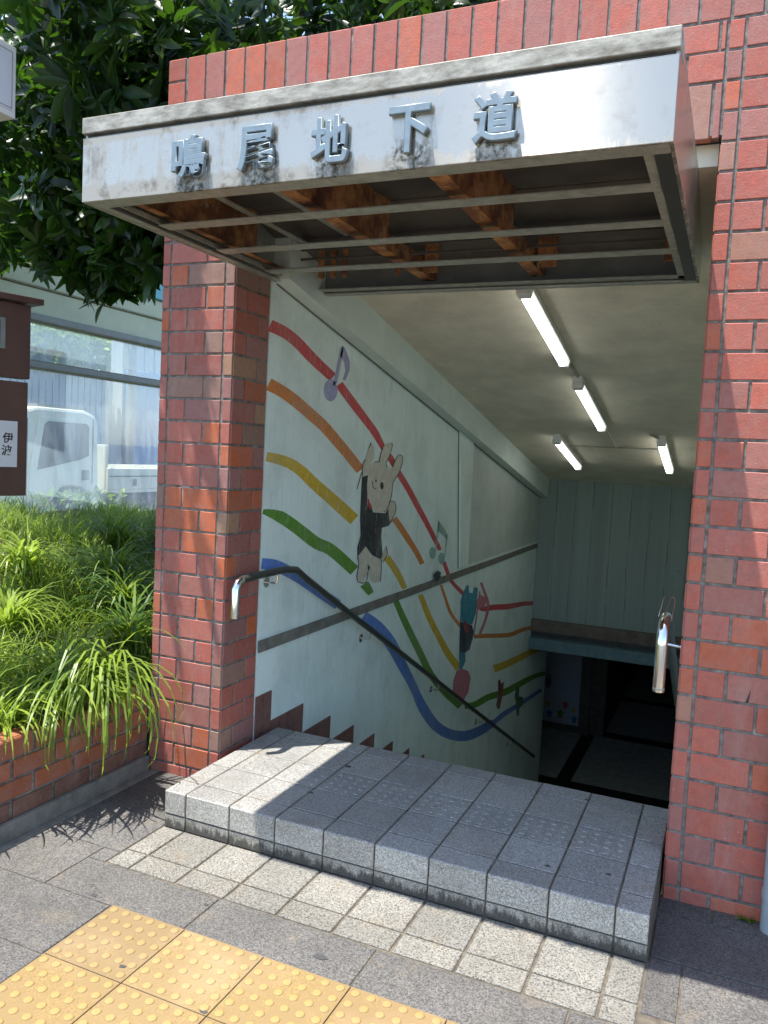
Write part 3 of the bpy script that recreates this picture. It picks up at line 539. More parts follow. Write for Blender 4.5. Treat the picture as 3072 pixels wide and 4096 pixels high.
# mural
MU = json.loads('''{"stripes":{"red":[[[[0.284,2.194],[0.318,2.192],[0.366,2.189],[0.414,2.184],[0.454,2.178],[0.494,2.169],[0.537,2.157],[0.584,2.142],[0.634,2.123],[0.686,2.104],[0.732,2.089],[0.776,2.075],[0.822,2.061],[0.873,2.046],[0.924,2.031],[0.961,2.021]],[[0.326,2.255],[0.36,2.252],[0.412,2.248],[0.467,2.242],[0.515,2.233],[0.561,2.223],[0.611,2.209],[0.663,2.192],[0.715,2.172],[0.766,2.154],[0.811,2.139],[0.854,2.124],[0.898,2.11],[0.948,2.095],[0.998,2.08],[1.035,2.068]]],[[[1.041,1.996],[1.09,1.971],[1.163,1.935],[1.241,1.898],[1.315,1.863],[1.392,1.829],[1.461,1.797],[1.509,1.775],[1.544,1.759],[1.582,1.739],[1.631,1.712],[1.684,1.681],[1.737,1.651],[1.777,1.629],[1.813,1.611],[1.851,1.59],[1.896,1.561],[1.948,1.525],[2.007,1.487],[2.074,1.448],[2.145,1.408],[2.214,1.368],[2.273,1.33],[2.328,1.293],[2.389,1.252],[2.457,1.209],[2.528,1.164],[2.6,1.118],[2.668,1.073],[2.736,1.028],[2.803,0.983],[2.871,0.937],[2.937,0.892],[2.986,0.86]],[[1.124,2.032],[1.175,2.008],[1.25,1.972],[1.33,1.935],[1.403,1.9],[1.48,1.864],[1.549,1.831],[1.597,1.808],[1.635,1.79],[1.676,1.767],[1.721,1.736],[1.766,1.702],[1.809,1.671],[1.849,1.652],[1.889,1.635],[1.936,1.612],[1.986,1.581],[2.039,1.545],[2.098,1.508],[2.164,1.47],[2.236,1.429],[2.308,1.387],[2.37,1.347],[2.427,1.309],[2.489,1.268],[2.555,1.224],[2.625,1.178],[2.696,1.131],[2.764,1.085],[2.831,1.039],[2.898,0.992],[2.963,0.945],[3.024,0.9],[3.068,0.866]]],[[[3.092,0.753],[3.115,0.732],[3.149,0.701],[3.187,0.668],[3.221,0.638],[3.26,0.604],[3.323,0.563],[3.419,0.515],[3.536,0.463],[3.656,0.41],[3.765,0.363],[3.875,0.317],[3.988,0.272],[4.095,0.229],[4.209,0.187],[4.346,0.147],[4.487,0.121],[4.613,0.108],[4.752,0.091],[4.932,0.065],[5.154,0.031],[5.402,-0.003],[5.641,-0.028],[5.881,-0.051],[6.139,-0.078],[6.448,-0.12],[6.788,-0.169],[7.051,-0.207]],[[3.182,0.755],[3.206,0.733],[3.24,0.703],[3.279,0.669],[3.312,0.638],[3.346,0.607],[3.4,0.571],[3.491,0.527],[3.609,0.477],[3.733,0.425],[3.846,0.379],[3.957,0.334],[4.072,0.291],[4.181,0.25],[4.283,0.214],[4.377,0.188],[4.458,0.176],[4.563,0.168],[4.716,0.154],[4.91,0.127],[5.128,0.095],[5.358,0.064],[5.581,0.038],[5.824,0.012],[6.101,-0.021],[6.425,-0.066],[6.772,-0.118],[7.036,-0.159]]]],"orange":[[[[0.289,1.907],[0.322,1.902],[0.37,1.894],[0.42,1.884],[0.468,1.872],[0.52,1.857],[0.572,1.841],[0.619,1.825],[0.665,1.809],[0.714,1.791],[0.764,1.775],[0.814,1.758],[0.865,1.74],[0.917,1.717],[0.972,1.692],[1.028,1.666],[1.076,1.643],[1.121,1.622],[1.173,1.597],[1.243,1.562],[1.321,1.523],[1.38,1.494]],[[0.336,1.967],[0.37,1.961],[0.422,1.952],[0.479,1.94],[0.533,1.927],[0.589,1.911],[0.645,1.894],[0.696,1.877],[0.744,1.86],[0.794,1.843],[0.843,1.826],[0.896,1.809],[0.953,1.787],[1.011,1.762],[1.068,1.735],[1.125,1.708],[1.173,1.685],[1.22,1.663],[1.274,1.637],[1.345,1.601],[1.424,1.561],[1.483,1.531]]],[[[1.974,1.166],[2.007,1.148],[2.054,1.122],[2.107,1.092],[2.16,1.061],[2.218,1.026],[2.276,0.99],[2.328,0.96],[2.377,0.932],[2.428,0.901],[2.485,0.861],[2.545,0.818],[2.589,0.786]],[[2.063,1.188],[2.096,1.169],[2.145,1.142],[2.199,1.111],[2.254,1.078],[2.312,1.042],[2.37,1.006],[2.419,0.975],[2.467,0.945],[2.518,0.912],[2.576,0.87],[2.636,0.825],[2.679,0.793]]],[[[3.07,0.567],[3.106,0.531],[3.157,0.479],[3.208,0.428],[3.246,0.386],[3.283,0.346],[3.327,0.306],[3.38,0.268],[3.438,0.233],[3.498,0.198],[3.564,0.161],[3.631,0.126],[3.68,0.1]],[[3.126,0.566],[3.164,0.53],[3.219,0.478],[3.274,0.425],[3.317,0.383],[3.358,0.343],[3.403,0.305],[3.452,0.27],[3.508,0.237],[3.567,0.203],[3.634,0.168],[3.704,0.133],[3.756,0.108]]],[[[4.143,-0.085],[4.219,-0.099],[4.336,-0.12],[4.511,-0.152],[4.783,-0.202],[5.136,-0.269],[5.477,-0.328],[5.715,-0.358],[5.89,-0.37],[6.049,-0.382],[6.206,-0.398],[6.356,-0.414],[6.52,-0.436],[6.731,-0.467],[6.968,-0.506],[7.149,-0.535]],[[4.126,-0.047],[4.2,-0.058],[4.317,-0.076],[4.496,-0.105],[4.77,-0.155],[5.118,-0.218],[5.438,-0.272],[5.641,-0.298],[5.798,-0.309],[5.965,-0.323],[6.131,-0.339],[6.288,-0.356],[6.471,-0.379],[6.7,-0.415],[6.945,-0.457],[7.128,-0.49]]]],"yellow":[[[[0.312,1.555],[0.355,1.549],[0.417,1.541],[0.477,1.531],[0.525,1.521],[0.571,1.508],[0.621,1.491],[0.673,1.469],[0.73,1.44],[0.798,1.408],[0.871,1.375],[0.949,1.342],[1.034,1.304],[1.134,1.26],[1.242,1.213],[1.324,1.177]],[[0.327,1.6],[0.372,1.597],[0.438,1.592],[0.509,1.583],[0.569,1.572],[0.626,1.558],[0.689,1.538],[0.753,1.513],[0.816,1.484],[0.884,1.453],[0.959,1.423],[1.041,1.391],[1.132,1.354],[1.237,1.31],[1.349,1.262],[1.433,1.226]]],[[[1.873,0.902],[1.907,0.882],[1.956,0.853],[2.007,0.822],[2.056,0.788],[2.108,0.751],[2.154,0.716],[2.19,0.687],[2.22,0.661],[2.243,0.643]],[[1.963,0.922],[1.998,0.902],[2.05,0.871],[2.106,0.837],[2.158,0.8],[2.21,0.761],[2.256,0.724],[2.291,0.691],[2.318,0.664],[2.335,0.644]]],[[[2.573,0.551],[2.626,0.498],[2.706,0.419],[2.791,0.339],[2.869,0.273],[2.948,0.21],[3.033,0.144],[3.12,0.075],[3.212,0.003],[3.314,-0.072],[3.429,-0.149],[3.549,-0.225],[3.637,-0.281]],[[2.68,0.551],[2.738,0.496],[2.821,0.417],[2.91,0.337],[2.99,0.273],[3.073,0.21],[3.163,0.142],[3.258,0.072],[3.357,0.0],[3.462,-0.072],[3.582,-0.147],[3.71,-0.222],[3.808,-0.278]]],[[[4.989,-0.61],[5.088,-0.624],[5.242,-0.646],[5.434,-0.67],[5.652,-0.693],[5.903,-0.717],[6.175,-0.742],[6.46,-0.767],[6.758,-0.793],[7.026,-0.817],[7.223,-0.838],[7.379,-0.856],[7.49,-0.869]],[[4.882,-0.509],[4.98,-0.523],[5.122,-0.544],[5.296,-0.566],[5.501,-0.588],[5.745,-0.613],[6.011,-0.639],[6.285,-0.663],[6.577,-0.687],[6.85,-0.711],[7.065,-0.734],[7.232,-0.755],[7.347,-0.77]]]],"green":[[[[0.303,1.29],[0.342,1.277],[0.397,1.26],[0.453,1.239],[0.513,1.217],[0.582,1.188],[0.654,1.157],[0.718,1.127],[0.783,1.097],[0.855,1.067],[0.924,1.046],[0.977,1.033],[1.037,1.013],[1.138,0.966],[1.263,0.904],[1.36,0.856]],[[0.311,1.312],[0.356,1.311],[0.423,1.305],[0.503,1.293],[0.578,1.267],[0.655,1.236],[0.73,1.204],[0.8,1.174],[0.865,1.145],[0.925,1.121],[0.973,1.107],[1.034,1.092],[1.121,1.063],[1.237,1.01],[1.368,0.946],[1.468,0.896]]],[[[1.512,0.761],[1.551,0.738],[1.603,0.707],[1.645,0.683]],[[1.638,0.781],[1.664,0.756],[1.704,0.722],[1.732,0.695]]],[[[2.082,0.571],[2.137,0.519],[2.218,0.441],[2.309,0.356],[2.399,0.275],[2.496,0.19],[2.596,0.102],[2.69,0.019],[2.785,-0.066],[2.897,-0.155],[3.024,-0.243],[3.164,-0.33],[3.312,-0.419],[3.477,-0.511],[3.648,-0.603],[3.775,-0.671]],[[2.183,0.574],[2.243,0.52],[2.331,0.442],[2.429,0.356],[2.524,0.274],[2.626,0.188],[2.733,0.098],[2.831,0.012],[2.928,-0.072],[3.036,-0.157],[3.16,-0.239],[3.299,-0.323],[3.449,-0.41],[3.609,-0.5],[3.778,-0.591],[3.905,-0.659]]],[[[3.986,-0.729],[4.078,-0.752],[4.219,-0.787],[4.385,-0.821],[4.539,-0.84],[4.687,-0.853],[4.846,-0.871],[5.029,-0.905],[5.252,-0.949],[5.506,-0.995],[5.754,-1.025],[6.0,-1.05],[6.261,-1.078],[6.539,-1.109],[6.833,-1.143],[7.104,-1.177],[7.322,-1.212],[7.51,-1.246],[7.649,-1.271]],[[3.956,-0.668],[4.043,-0.687],[4.167,-0.714],[4.293,-0.737],[4.412,-0.75],[4.556,-0.761],[4.737,-0.781],[4.942,-0.815],[5.157,-0.855],[5.374,-0.89],[5.592,-0.919],[5.831,-0.944],[6.096,-0.974],[6.382,-1.009],[6.685,-1.048],[6.978,-1.089],[7.227,-1.131],[7.436,-1.172],[7.581,-1.201]]]],"blue":[[[[0.31,1.01],[0.342,1.003],[0.386,0.994],[0.43,0.983],[0.469,0.972],[0.511,0.958],[0.556,0.941],[0.601,0.924],[0.648,0.905],[0.703,0.883],[0.762,0.855],[0.827,0.825],[0.902,0.79],[0.993,0.748],[1.091,0.704],[1.165,0.67]],[[0.318,1.064],[0.351,1.059],[0.401,1.052],[0.458,1.041],[0.509,1.026],[0.559,1.009],[0.61,0.99],[0.659,0.969],[0.708,0.947],[0.762,0.921],[0.824,0.894],[0.892,0.863],[0.967,0.829],[1.059,0.789],[1.16,0.745],[1.237,0.712]]],[[[1.521,0.524],[1.583,0.497],[1.671,0.457],[1.758,0.414],[1.834,0.372],[1.911,0.324],[1.99,0.27],[2.072,0.206],[2.157,0.132],[2.242,0.059],[2.314,-0.001],[2.378,-0.054],[2.439,-0.105],[2.487,-0.149],[2.531,-0.19],[2.579,-0.236],[2.621,-0.283],[2.669,-0.335],[2.733,-0.396],[2.821,-0.469],[2.927,-0.551],[3.051,-0.635],[3.185,-0.713],[3.332,-0.788],[3.498,-0.863],[3.679,-0.935],[3.875,-1.004],[4.083,-1.068],[4.286,-1.116],[4.475,-1.151],[4.651,-1.179],[4.805,-1.199],[4.934,-1.21],[5.031,-1.218],[5.066,-1.216],[5.103,-1.216],[5.171,-1.217],[5.29,-1.226],[5.428,-1.234],[5.575,-1.246],[5.711,-1.261],[5.861,-1.279],[6.041,-1.302],[6.247,-1.324],[6.479,-1.349],[6.73,-1.375],[7.005,-1.403],[7.296,-1.432],[7.513,-1.453]],[[1.628,0.579],[1.693,0.551],[1.792,0.508],[1.898,0.456],[1.99,0.403],[2.08,0.346],[2.172,0.28],[2.258,0.206],[2.34,0.128],[2.416,0.054],[2.483,-0.006],[2.543,-0.061],[2.6,-0.114],[2.651,-0.161],[2.696,-0.204],[2.744,-0.251],[2.801,-0.302],[2.859,-0.352],[2.932,-0.41],[3.02,-0.479],[3.123,-0.555],[3.232,-0.627],[3.339,-0.687],[3.454,-0.745],[3.582,-0.801],[3.72,-0.854],[3.872,-0.905],[4.023,-0.95],[4.168,-0.985],[4.323,-1.016],[4.477,-1.043],[4.603,-1.061],[4.72,-1.072],[4.835,-1.085],[4.931,-1.106],[4.979,-1.122],[5.043,-1.138],[5.144,-1.143],[5.276,-1.148],[5.425,-1.157],[5.574,-1.173],[5.727,-1.193],[5.903,-1.215],[6.109,-1.24],[6.342,-1.268],[6.593,-1.297],[6.869,-1.328],[7.162,-1.36],[7.385,-1.385]]]]},"shapes":[["note","purple",1,[[1.064,1.977],[1.061,1.955],[1.048,1.934],[1.026,1.918],[0.998,1.908],[0.969,1.906],[0.94,1.911],[0.917,1.923],[0.9,1.941],[0.893,1.961],[0.896,1.983],[0.909,2.003],[0.93,2.019],[0.956,2.029],[0.986,2.033],[1.015,2.028],[1.039,2.016],[1.057,1.999]]],["note","purple",1,[[1.003,1.997],[1.058,2.02],[1.119,2.228],[1.079,2.232]]],["note","purple",1,[[1.101,2.242],[1.139,2.227],[1.21,2.161],[1.212,2.108],[1.162,2.043],[1.122,2.043],[1.156,2.101],[1.131,2.151],[1.077,2.175]]],["green_notes","mint",1,[[2.924,0.848],[2.922,0.831],[2.911,0.818],[2.892,0.808],[2.868,0.805],[2.842,0.807],[2.817,0.816],[2.795,0.829],[2.78,0.845],[2.773,0.862],[2.775,0.879],[2.785,0.892],[2.803,0.901],[2.827,0.905],[2.853,0.903],[2.879,0.895],[2.901,0.882],[2.916,0.866]]],["green_notes","mint",1,[[3.156,0.78],[3.154,0.764],[3.142,0.75],[3.122,0.741],[3.097,0.738],[3.069,0.741],[3.041,0.749],[3.018,0.763],[3.002,0.779],[2.995,0.796],[2.997,0.813],[3.008,0.826],[3.027,0.835],[3.052,0.839],[3.08,0.836],[3.108,0.828],[3.131,0.815],[3.148,0.798]]],["green_notes","mint",1,[[2.906,0.857],[2.931,0.854],[2.973,1.092],[2.943,1.101]]],["green_notes","mint",1,[[3.135,0.793],[3.161,0.791],[3.197,0.958],[3.165,0.968]]],["green_notes","mint",1,[[2.949,1.114],[3.112,1.028],[3.203,0.972],[3.187,0.938],[3.096,0.973],[2.952,1.025]]],["rabbit","black",2,[[1.456,1.47],[1.544,1.481],[1.538,1.421],[1.555,1.333],[1.659,1.235],[1.857,1.22],[1.911,1.253],[1.94,1.163],[1.99,1.161],[1.927,1.129],[1.812,1.123],[1.81,1.055],[1.855,0.912],[1.809,0.91],[1.666,0.953],[1.565,1.018],[1.528,0.999],[1.446,0.961],[1.437,1.024],[1.479,1.096],[1.457,1.206],[1.455,1.336]]],["rabbit","cream",3,[[1.559,1.497],[1.559,1.546],[1.633,1.568],[1.71,1.57],[1.714,1.598],[1.759,1.663],[1.819,1.694],[1.901,1.7],[1.916,1.677],[1.873,1.606],[1.814,1.557],[1.854,1.529],[1.935,1.527],[1.967,1.567],[2.015,1.61],[2.067,1.622],[2.115,1.602],[2.103,1.551],[2.053,1.491],[1.96,1.424],[1.956,1.368],[1.933,1.31],[1.896,1.259],[1.827,1.227],[1.687,1.234],[1.592,1.299],[1.545,1.366],[1.537,1.432]]],["rabbit","cream",2.5,[[1.456,1.47],[1.452,1.54],[1.5,1.583],[1.531,1.649],[1.563,1.691],[1.622,1.662],[1.618,1.585],[1.557,1.541],[1.547,1.48]]],["rabbit","cream",3,[[1.905,1.276],[1.935,1.296],[1.988,1.294],[2.03,1.266],[2.029,1.224],[1.988,1.178],[1.941,1.157],[1.913,1.218]]],["rabbit","cream",2.2,[[1.889,0.991],[1.919,0.959],[1.907,0.913],[1.841,0.886],[1.822,0.898],[1.854,0.953]]],["rabbit","cream",3,[[1.449,0.96],[1.566,1.013],[1.666,0.953],[1.766,0.92],[1.821,0.91],[1.832,0.839],[1.829,0.752],[1.73,0.757],[1.659,0.779],[1.615,0.841],[1.553,0.78],[1.475,0.796],[1.454,0.821],[1.454,0.87],[1.469,0.912]]],["rabbit","black",4,[[1.605,0.898],[1.648,0.871],[1.615,0.841]]],["rabbit","crimson",2.6,[[1.548,1.333],[1.571,1.327],[1.643,1.258],[1.603,1.26],[1.553,1.295]]],["rabbit","black",4,[[1.803,1.409],[1.802,1.4],[1.798,1.392],[1.791,1.387],[1.782,1.384],[1.771,1.384],[1.761,1.387],[1.753,1.393],[1.747,1.401],[1.744,1.41],[1.745,1.418],[1.749,1.426],[1.756,1.431],[1.765,1.434],[1.775,1.434],[1.785,1.431],[1.794,1.425],[1.8,1.417]]],["rabbit","black",4,[[1.685,1.444],[1.684,1.44],[1.683,1.437],[1.68,1.434],[1.676,1.433],[1.671,1.433],[1.667,1.435],[1.664,1.437],[1.661,1.44],[1.66,1.444],[1.66,1.448],[1.662,1.451],[1.665,1.454],[1.669,1.455],[1.673,1.455],[1.677,1.454],[1.681,1.451],[1.683,1.448]]],["figures","teal",2,[[3.651,0.345],[3.697,0.403],[3.801,0.468],[3.867,0.467],[3.901,0.389],[4.012,0.37],[4.033,0.416],[4.103,0.42],[4.172,0.393],[4.166,0.291],[4.155,0.156],[4.052,0.063],[3.746,0.135],[3.676,0.234]]],["figures","navy",2.1,[[3.675,0.248],[3.722,0.143],[4.047,0.06],[4.117,-0.013],[4.099,-0.078],[4.017,-0.168],[3.872,-0.168],[3.702,-0.125],[3.684,0.052]]],["figures","teal",2,[[3.702,-0.125],[3.883,-0.163],[3.912,-0.251],[3.809,-0.31],[3.72,-0.286]]],["figures","darkred",2.3,[[3.769,0.139],[3.814,0.145],[3.869,0.106],[3.956,0.091],[3.98,0.027],[3.863,0.012],[3.805,0.066]]],["figures","rose",1.5,[[3.663,-0.283],[3.827,-0.306],[4.019,-0.373],[4.111,-0.463],[4.06,-0.589],[3.888,-0.638],[3.711,-0.554],[3.573,-0.464],[3.576,-0.357]]],["figures","maroon",2,[[5.134,-0.734],[5.213,-0.736],[5.277,-0.804],[5.392,-0.805],[5.383,-0.91],[5.339,-1.005],[5.291,-1.08],[5.192,-1.066],[5.114,-0.997],[5.175,-0.918]]],["figures","darkgreen",1.8,[[5.986,-1.016],[6.144,-1.046],[6.158,-1.174],[6.391,-1.245],[6.397,-1.345],[6.217,-1.335],[6.22,-1.424],[6.098,-1.394],[6.041,-1.239],[5.937,-1.117]]],["figures","navyblue",2,[[8.084,-1.454],[8.082,-1.489],[8.054,-1.513],[8.004,-1.523],[7.938,-1.518],[7.863,-1.5],[7.791,-1.47],[7.728,-1.432],[7.683,-1.391],[7.659,-1.351],[7.661,-1.317],[7.687,-1.294],[7.735,-1.283],[7.799,-1.286],[7.872,-1.303],[7.946,-1.333],[8.01,-1.371],[8.059,-1.413]]],["figures","rose",1.5,[[4.156,0.277],[4.277,0.321],[4.538,0.237],[4.466,0.184],[4.28,0.174],[4.169,0.215]]]],"lines":[[[[1.441,1.498],[1.424,1.467],[1.401,1.426],[1.384,1.394]],[[1.452,1.496],[1.435,1.466],[1.412,1.424],[1.395,1.393]]],[[[1.615,1.442],[1.615,1.435],[1.614,1.424],[1.616,1.414],[1.623,1.406],[1.632,1.399],[1.643,1.393],[1.657,1.389],[1.671,1.387],[1.681,1.386]],[[1.627,1.442],[1.627,1.434],[1.626,1.424],[1.628,1.414],[1.634,1.407],[1.642,1.401],[1.651,1.396],[1.661,1.393],[1.673,1.392],[1.683,1.391]]],[[[1.908,1.294],[1.921,1.296],[1.939,1.298],[1.957,1.298],[1.973,1.296],[1.991,1.291],[2.006,1.286],[2.017,1.279],[2.025,1.27],[2.03,1.259],[2.032,1.249],[2.031,1.238],[2.025,1.225],[2.014,1.21],[1.998,1.194],[1.982,1.18],[1.965,1.171],[1.948,1.164],[1.936,1.16]],[[1.903,1.299],[1.916,1.301],[1.935,1.303],[1.957,1.303],[1.978,1.3],[1.999,1.296],[2.017,1.289],[2.029,1.28],[2.038,1.27],[2.043,1.259],[2.046,1.248],[2.045,1.236],[2.039,1.223],[2.027,1.207],[2.011,1.191],[1.994,1.177],[1.976,1.167],[1.959,1.16],[1.946,1.155]]],[[[1.552,1.654],[1.557,1.665],[1.565,1.679],[1.571,1.69]],[[1.54,1.655],[1.546,1.666],[1.554,1.68],[1.56,1.691]]],[[[1.467,1.476],[1.464,1.493],[1.459,1.517],[1.46,1.54],[1.471,1.556],[1.487,1.57],[1.499,1.579]],[[1.456,1.476],[1.452,1.493],[1.448,1.517],[1.449,1.54],[1.46,1.557],[1.476,1.572],[1.489,1.582]]],[[[1.816,1.553],[1.824,1.547],[1.835,1.537],[1.843,1.53]],[[1.828,1.555],[1.836,1.549],[1.847,1.539],[1.855,1.533]]],[[[1.941,1.531],[1.95,1.54],[1.963,1.553],[1.978,1.568],[1.992,1.582],[2.007,1.598],[2.023,1.61],[2.038,1.616],[2.052,1.619],[2.065,1.619],[2.081,1.617],[2.097,1.611],[2.108,1.601],[2.11,1.588],[2.105,1.571],[2.096,1.552],[2.084,1.533],[2.068,1.514],[2.047,1.492],[2.017,1.469],[1.981,1.445],[1.954,1.422],[1.947,1.403],[1.949,1.386],[1.949,1.369],[1.943,1.35],[1.936,1.33],[1.927,1.311],[1.916,1.293],[1.904,1.276],[1.89,1.261],[1.869,1.248],[1.846,1.237],[1.829,1.229]],[[1.928,1.533],[1.937,1.542],[1.95,1.555],[1.965,1.569],[1.979,1.584],[1.995,1.6],[2.012,1.613],[2.029,1.62],[2.048,1.624],[2.068,1.624],[2.089,1.621],[2.109,1.614],[2.122,1.602],[2.124,1.588],[2.119,1.57],[2.11,1.55],[2.098,1.531],[2.082,1.512],[2.06,1.49],[2.029,1.467],[1.993,1.442],[1.967,1.42],[1.96,1.402],[1.962,1.386],[1.962,1.368],[1.957,1.349],[1.949,1.329],[1.94,1.309],[1.929,1.291],[1.917,1.274],[1.902,1.258],[1.88,1.244],[1.857,1.233],[1.84,1.225]]],[[[1.642,1.563],[1.662,1.564],[1.69,1.565],[1.714,1.569],[1.722,1.577],[1.72,1.585],[1.723,1.597],[1.735,1.618],[1.752,1.643],[1.765,1.661]],[[1.641,1.568],[1.66,1.569],[1.687,1.57],[1.706,1.573],[1.71,1.577],[1.708,1.585],[1.711,1.598],[1.723,1.619],[1.74,1.644],[1.753,1.662]]],[[[1.823,1.556],[1.838,1.568],[1.859,1.585],[1.879,1.606],[1.896,1.629],[1.912,1.655],[1.922,1.676],[1.922,1.689],[1.915,1.696],[1.91,1.701]],[[1.812,1.558],[1.826,1.57],[1.847,1.587],[1.867,1.607],[1.884,1.63],[1.899,1.656],[1.909,1.677],[1.909,1.688],[1.903,1.694],[1.898,1.698]]],[[[1.886,0.993],[1.898,0.978],[1.914,0.957],[1.918,0.936],[1.901,0.917],[1.872,0.899],[1.85,0.886]],[[1.899,0.994],[1.911,0.978],[1.927,0.956],[1.932,0.934],[1.913,0.914],[1.884,0.895],[1.861,0.882]]],[[[1.441,0.961],[1.448,0.948],[1.458,0.93],[1.464,0.913],[1.461,0.898],[1.454,0.884],[1.449,0.868],[1.445,0.852],[1.444,0.836],[1.446,0.822],[1.453,0.81],[1.465,0.799],[1.486,0.79],[1.519,0.781],[1.561,0.775],[1.597,0.776],[1.613,0.794],[1.618,0.82],[1.621,0.84]],[[1.452,0.961],[1.459,0.948],[1.469,0.93],[1.475,0.911],[1.472,0.896],[1.466,0.881],[1.46,0.866],[1.457,0.851],[1.455,0.835],[1.457,0.821],[1.464,0.81],[1.473,0.801],[1.49,0.794],[1.521,0.786],[1.559,0.78],[1.588,0.781],[1.601,0.797],[1.606,0.822],[1.609,0.842]]],[[[1.814,0.91],[1.819,0.893],[1.825,0.867],[1.829,0.839],[1.828,0.809],[1.825,0.776],[1.822,0.753]],[[1.827,0.909],[1.832,0.892],[1.838,0.866],[1.842,0.838],[1.841,0.807],[1.838,0.774],[1.835,0.751]]]],"clef":[[[[4.225,0.439],[4.256,0.414],[4.301,0.378],[4.351,0.337],[4.403,0.297],[4.456,0.255],[4.497,0.216],[4.516,0.187],[4.521,0.162],[4.514,0.131],[4.492,0.094],[4.456,0.053],[4.417,0.015],[4.372,-0.016],[4.323,-0.043],[4.287,-0.062]],[[4.309,0.437],[4.341,0.412],[4.387,0.375],[4.438,0.335],[4.49,0.294],[4.547,0.251],[4.591,0.208],[4.614,0.174],[4.62,0.144],[4.612,0.111],[4.588,0.071],[4.552,0.029],[4.51,-0.01],[4.462,-0.043],[4.411,-0.07],[4.375,-0.09]]],[[[4.22,0.361],[4.212,0.327],[4.202,0.279],[4.189,0.228],[4.176,0.18],[4.162,0.13],[4.147,0.082],[4.128,0.034],[4.11,-0.013],[4.096,-0.046]],[[4.268,0.353],[4.261,0.319],[4.25,0.27],[4.237,0.218],[4.224,0.17],[4.21,0.121],[4.194,0.072],[4.176,0.023],[4.157,-0.024],[4.143,-0.057]]]]}''')
def ppoly(mb, pts, x):
    ar = sum(pts[i][0]*pts[(i+1) % len(pts)][1]-pts[(i+1) % len(pts)][0]*pts[i][1] for i in range(len(pts)))
    if ar < 0: pts = pts[::-1]
    mb.face([(x, p[0], p[1]) for p in pts])
def strip(mb, LR, x):
    L_, R_ = LR
    for i in range(len(L_)-1): ppoly(mb, [L_[i], L_[i+1], R_[i+1], R_[i]], x)
for nm, x in (('red', .4212), ('orange', .4212), ('yellow', .4212), ('green', .4212), ('blue', .4212)):
    mb = MB()
    for LR in MU['stripes'][nm]: strip(mb, LR, x)
    ob = mb.build('painted_stripe', M['p_'+nm], lw); ob['label'] = nm+' stripe of the painted rainbow'
def tri_build(mb, name, mat, parent):
    ob = mb.build(name, mat, parent); me = ob.data
    bm = bmesh.new(); bm.from_mesh(me); bmesh.ops.triangulate(bm, faces=bm.faces, ngon_method='EAR_CLIP'); bm.to_mesh(me); bm.free(); return ob
rabbit = None
grp = {}
for part, colr, layer, pts in MU['shapes']: grp.setdefault((part, colr), []).append((layer, pts))
heads = {}
NAMES = {'note': 'painted_note', 'green_notes': 'painted_note', 'rabbit': 'painted_rabbit', 'figures': 'painted_figure'}
order = {'rabbit': 'black', 'figures': 'teal', 'note': 'purple', 'green_notes': 'mint'}
for part in ('note', 'green_notes', 'rabbit', 'figures'):
    base = None
    for (p_, colr) in sorted([q for q in grp if q[0] == part], key=lambda q: q[1] != order[part]):
        mb = MB()
        for layer, pts in grp[(p_, colr)]: ppoly(mb, pts, .4212 + .0006*layer)
        if colr == order[part] and part == 'rabbit':
            for LR in MU['lines']: strip(mb, LR, .4236)
        ob = tri_build(mb, NAMES[part] if base is None else 'painted_detail', M['p_'+colr], base or lw)
        if base is None: base = ob
    if part == 'figures':
        mb = MB()
        for LR in MU['clef']: strip(mb, LR, .4222)
        tri_build(mb, 'painted_detail', M['p_rose'], base)
    base['label'] = {'note': 'pale purple painted music note', 'green_notes': 'mint green painted music notes', 'rabbit': 'painted cream rabbit in a black tailcoat raising a baton', 'figures': 'painted blue rabbit with pink shape below and small figures'}[part]
# right wall, ceiling
rw = MB(); rw.prism([(.304, 3.0), (.304, -3.0), (6.7, -3.0), (6.7, 2.9)], 'x', 2.45, 2.6); tag(rw.build('side_wall', M['wall'], recalc=True), 'pale stairwell wall behind the right brick pier, mostly hidden', 'wall')
ce = MB(); ce.hexa([(.3, .30, zc(.30)), (2.6, .30, zc(.30)), (2.6, 6.75, zc(6.75)), (.3, 6.75, zc(6.75)), (.3, .30, 3.0), (2.6, .30, 3.0), (2.6, 6.75, 3.0), (.3, 6.75, 3.0)])
ce.hexa([(.43, .07, 2.735-S_*.07), (2.437, .07, 2.735-S_*.07), (2.437, .2995, zc(.2995)), (.43, .2995, zc(.2995)), (.43, .07, 2.80), (2.437, .07, 2.80), (2.437, .2995, 2.80), (.43, .2995, 2.80)])
tag(ce.build('stairwell_ceiling', M['ceil']), 'sloping tan concrete ceiling over the stairs', 'ceiling')
ew = thing('end_wall', 'dark board-marked wall above the opening at the foot of the stairs', 'wall', (1.4, 6.7, -.5))
w = MB(); w.box(.421, 2.449, 6.6, 6.9, -.30, 1.6); w.build('wall_face', M['end'], ew)
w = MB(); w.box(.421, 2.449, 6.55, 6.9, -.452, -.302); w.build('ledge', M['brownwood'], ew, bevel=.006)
w = MB(); w.box(.421, 2.449, 6.62, 6.9, -.52, -.454); w.build('shadow_gap', M['darkgrey'], ew)  # dark colour stands in for the shade between ledge and beam
w = MB(); w.box(.421, 2.449, 6.50, 6.9, -.665, -.522); w.build('beam', M['bluebeam'], ew, bevel=.006)
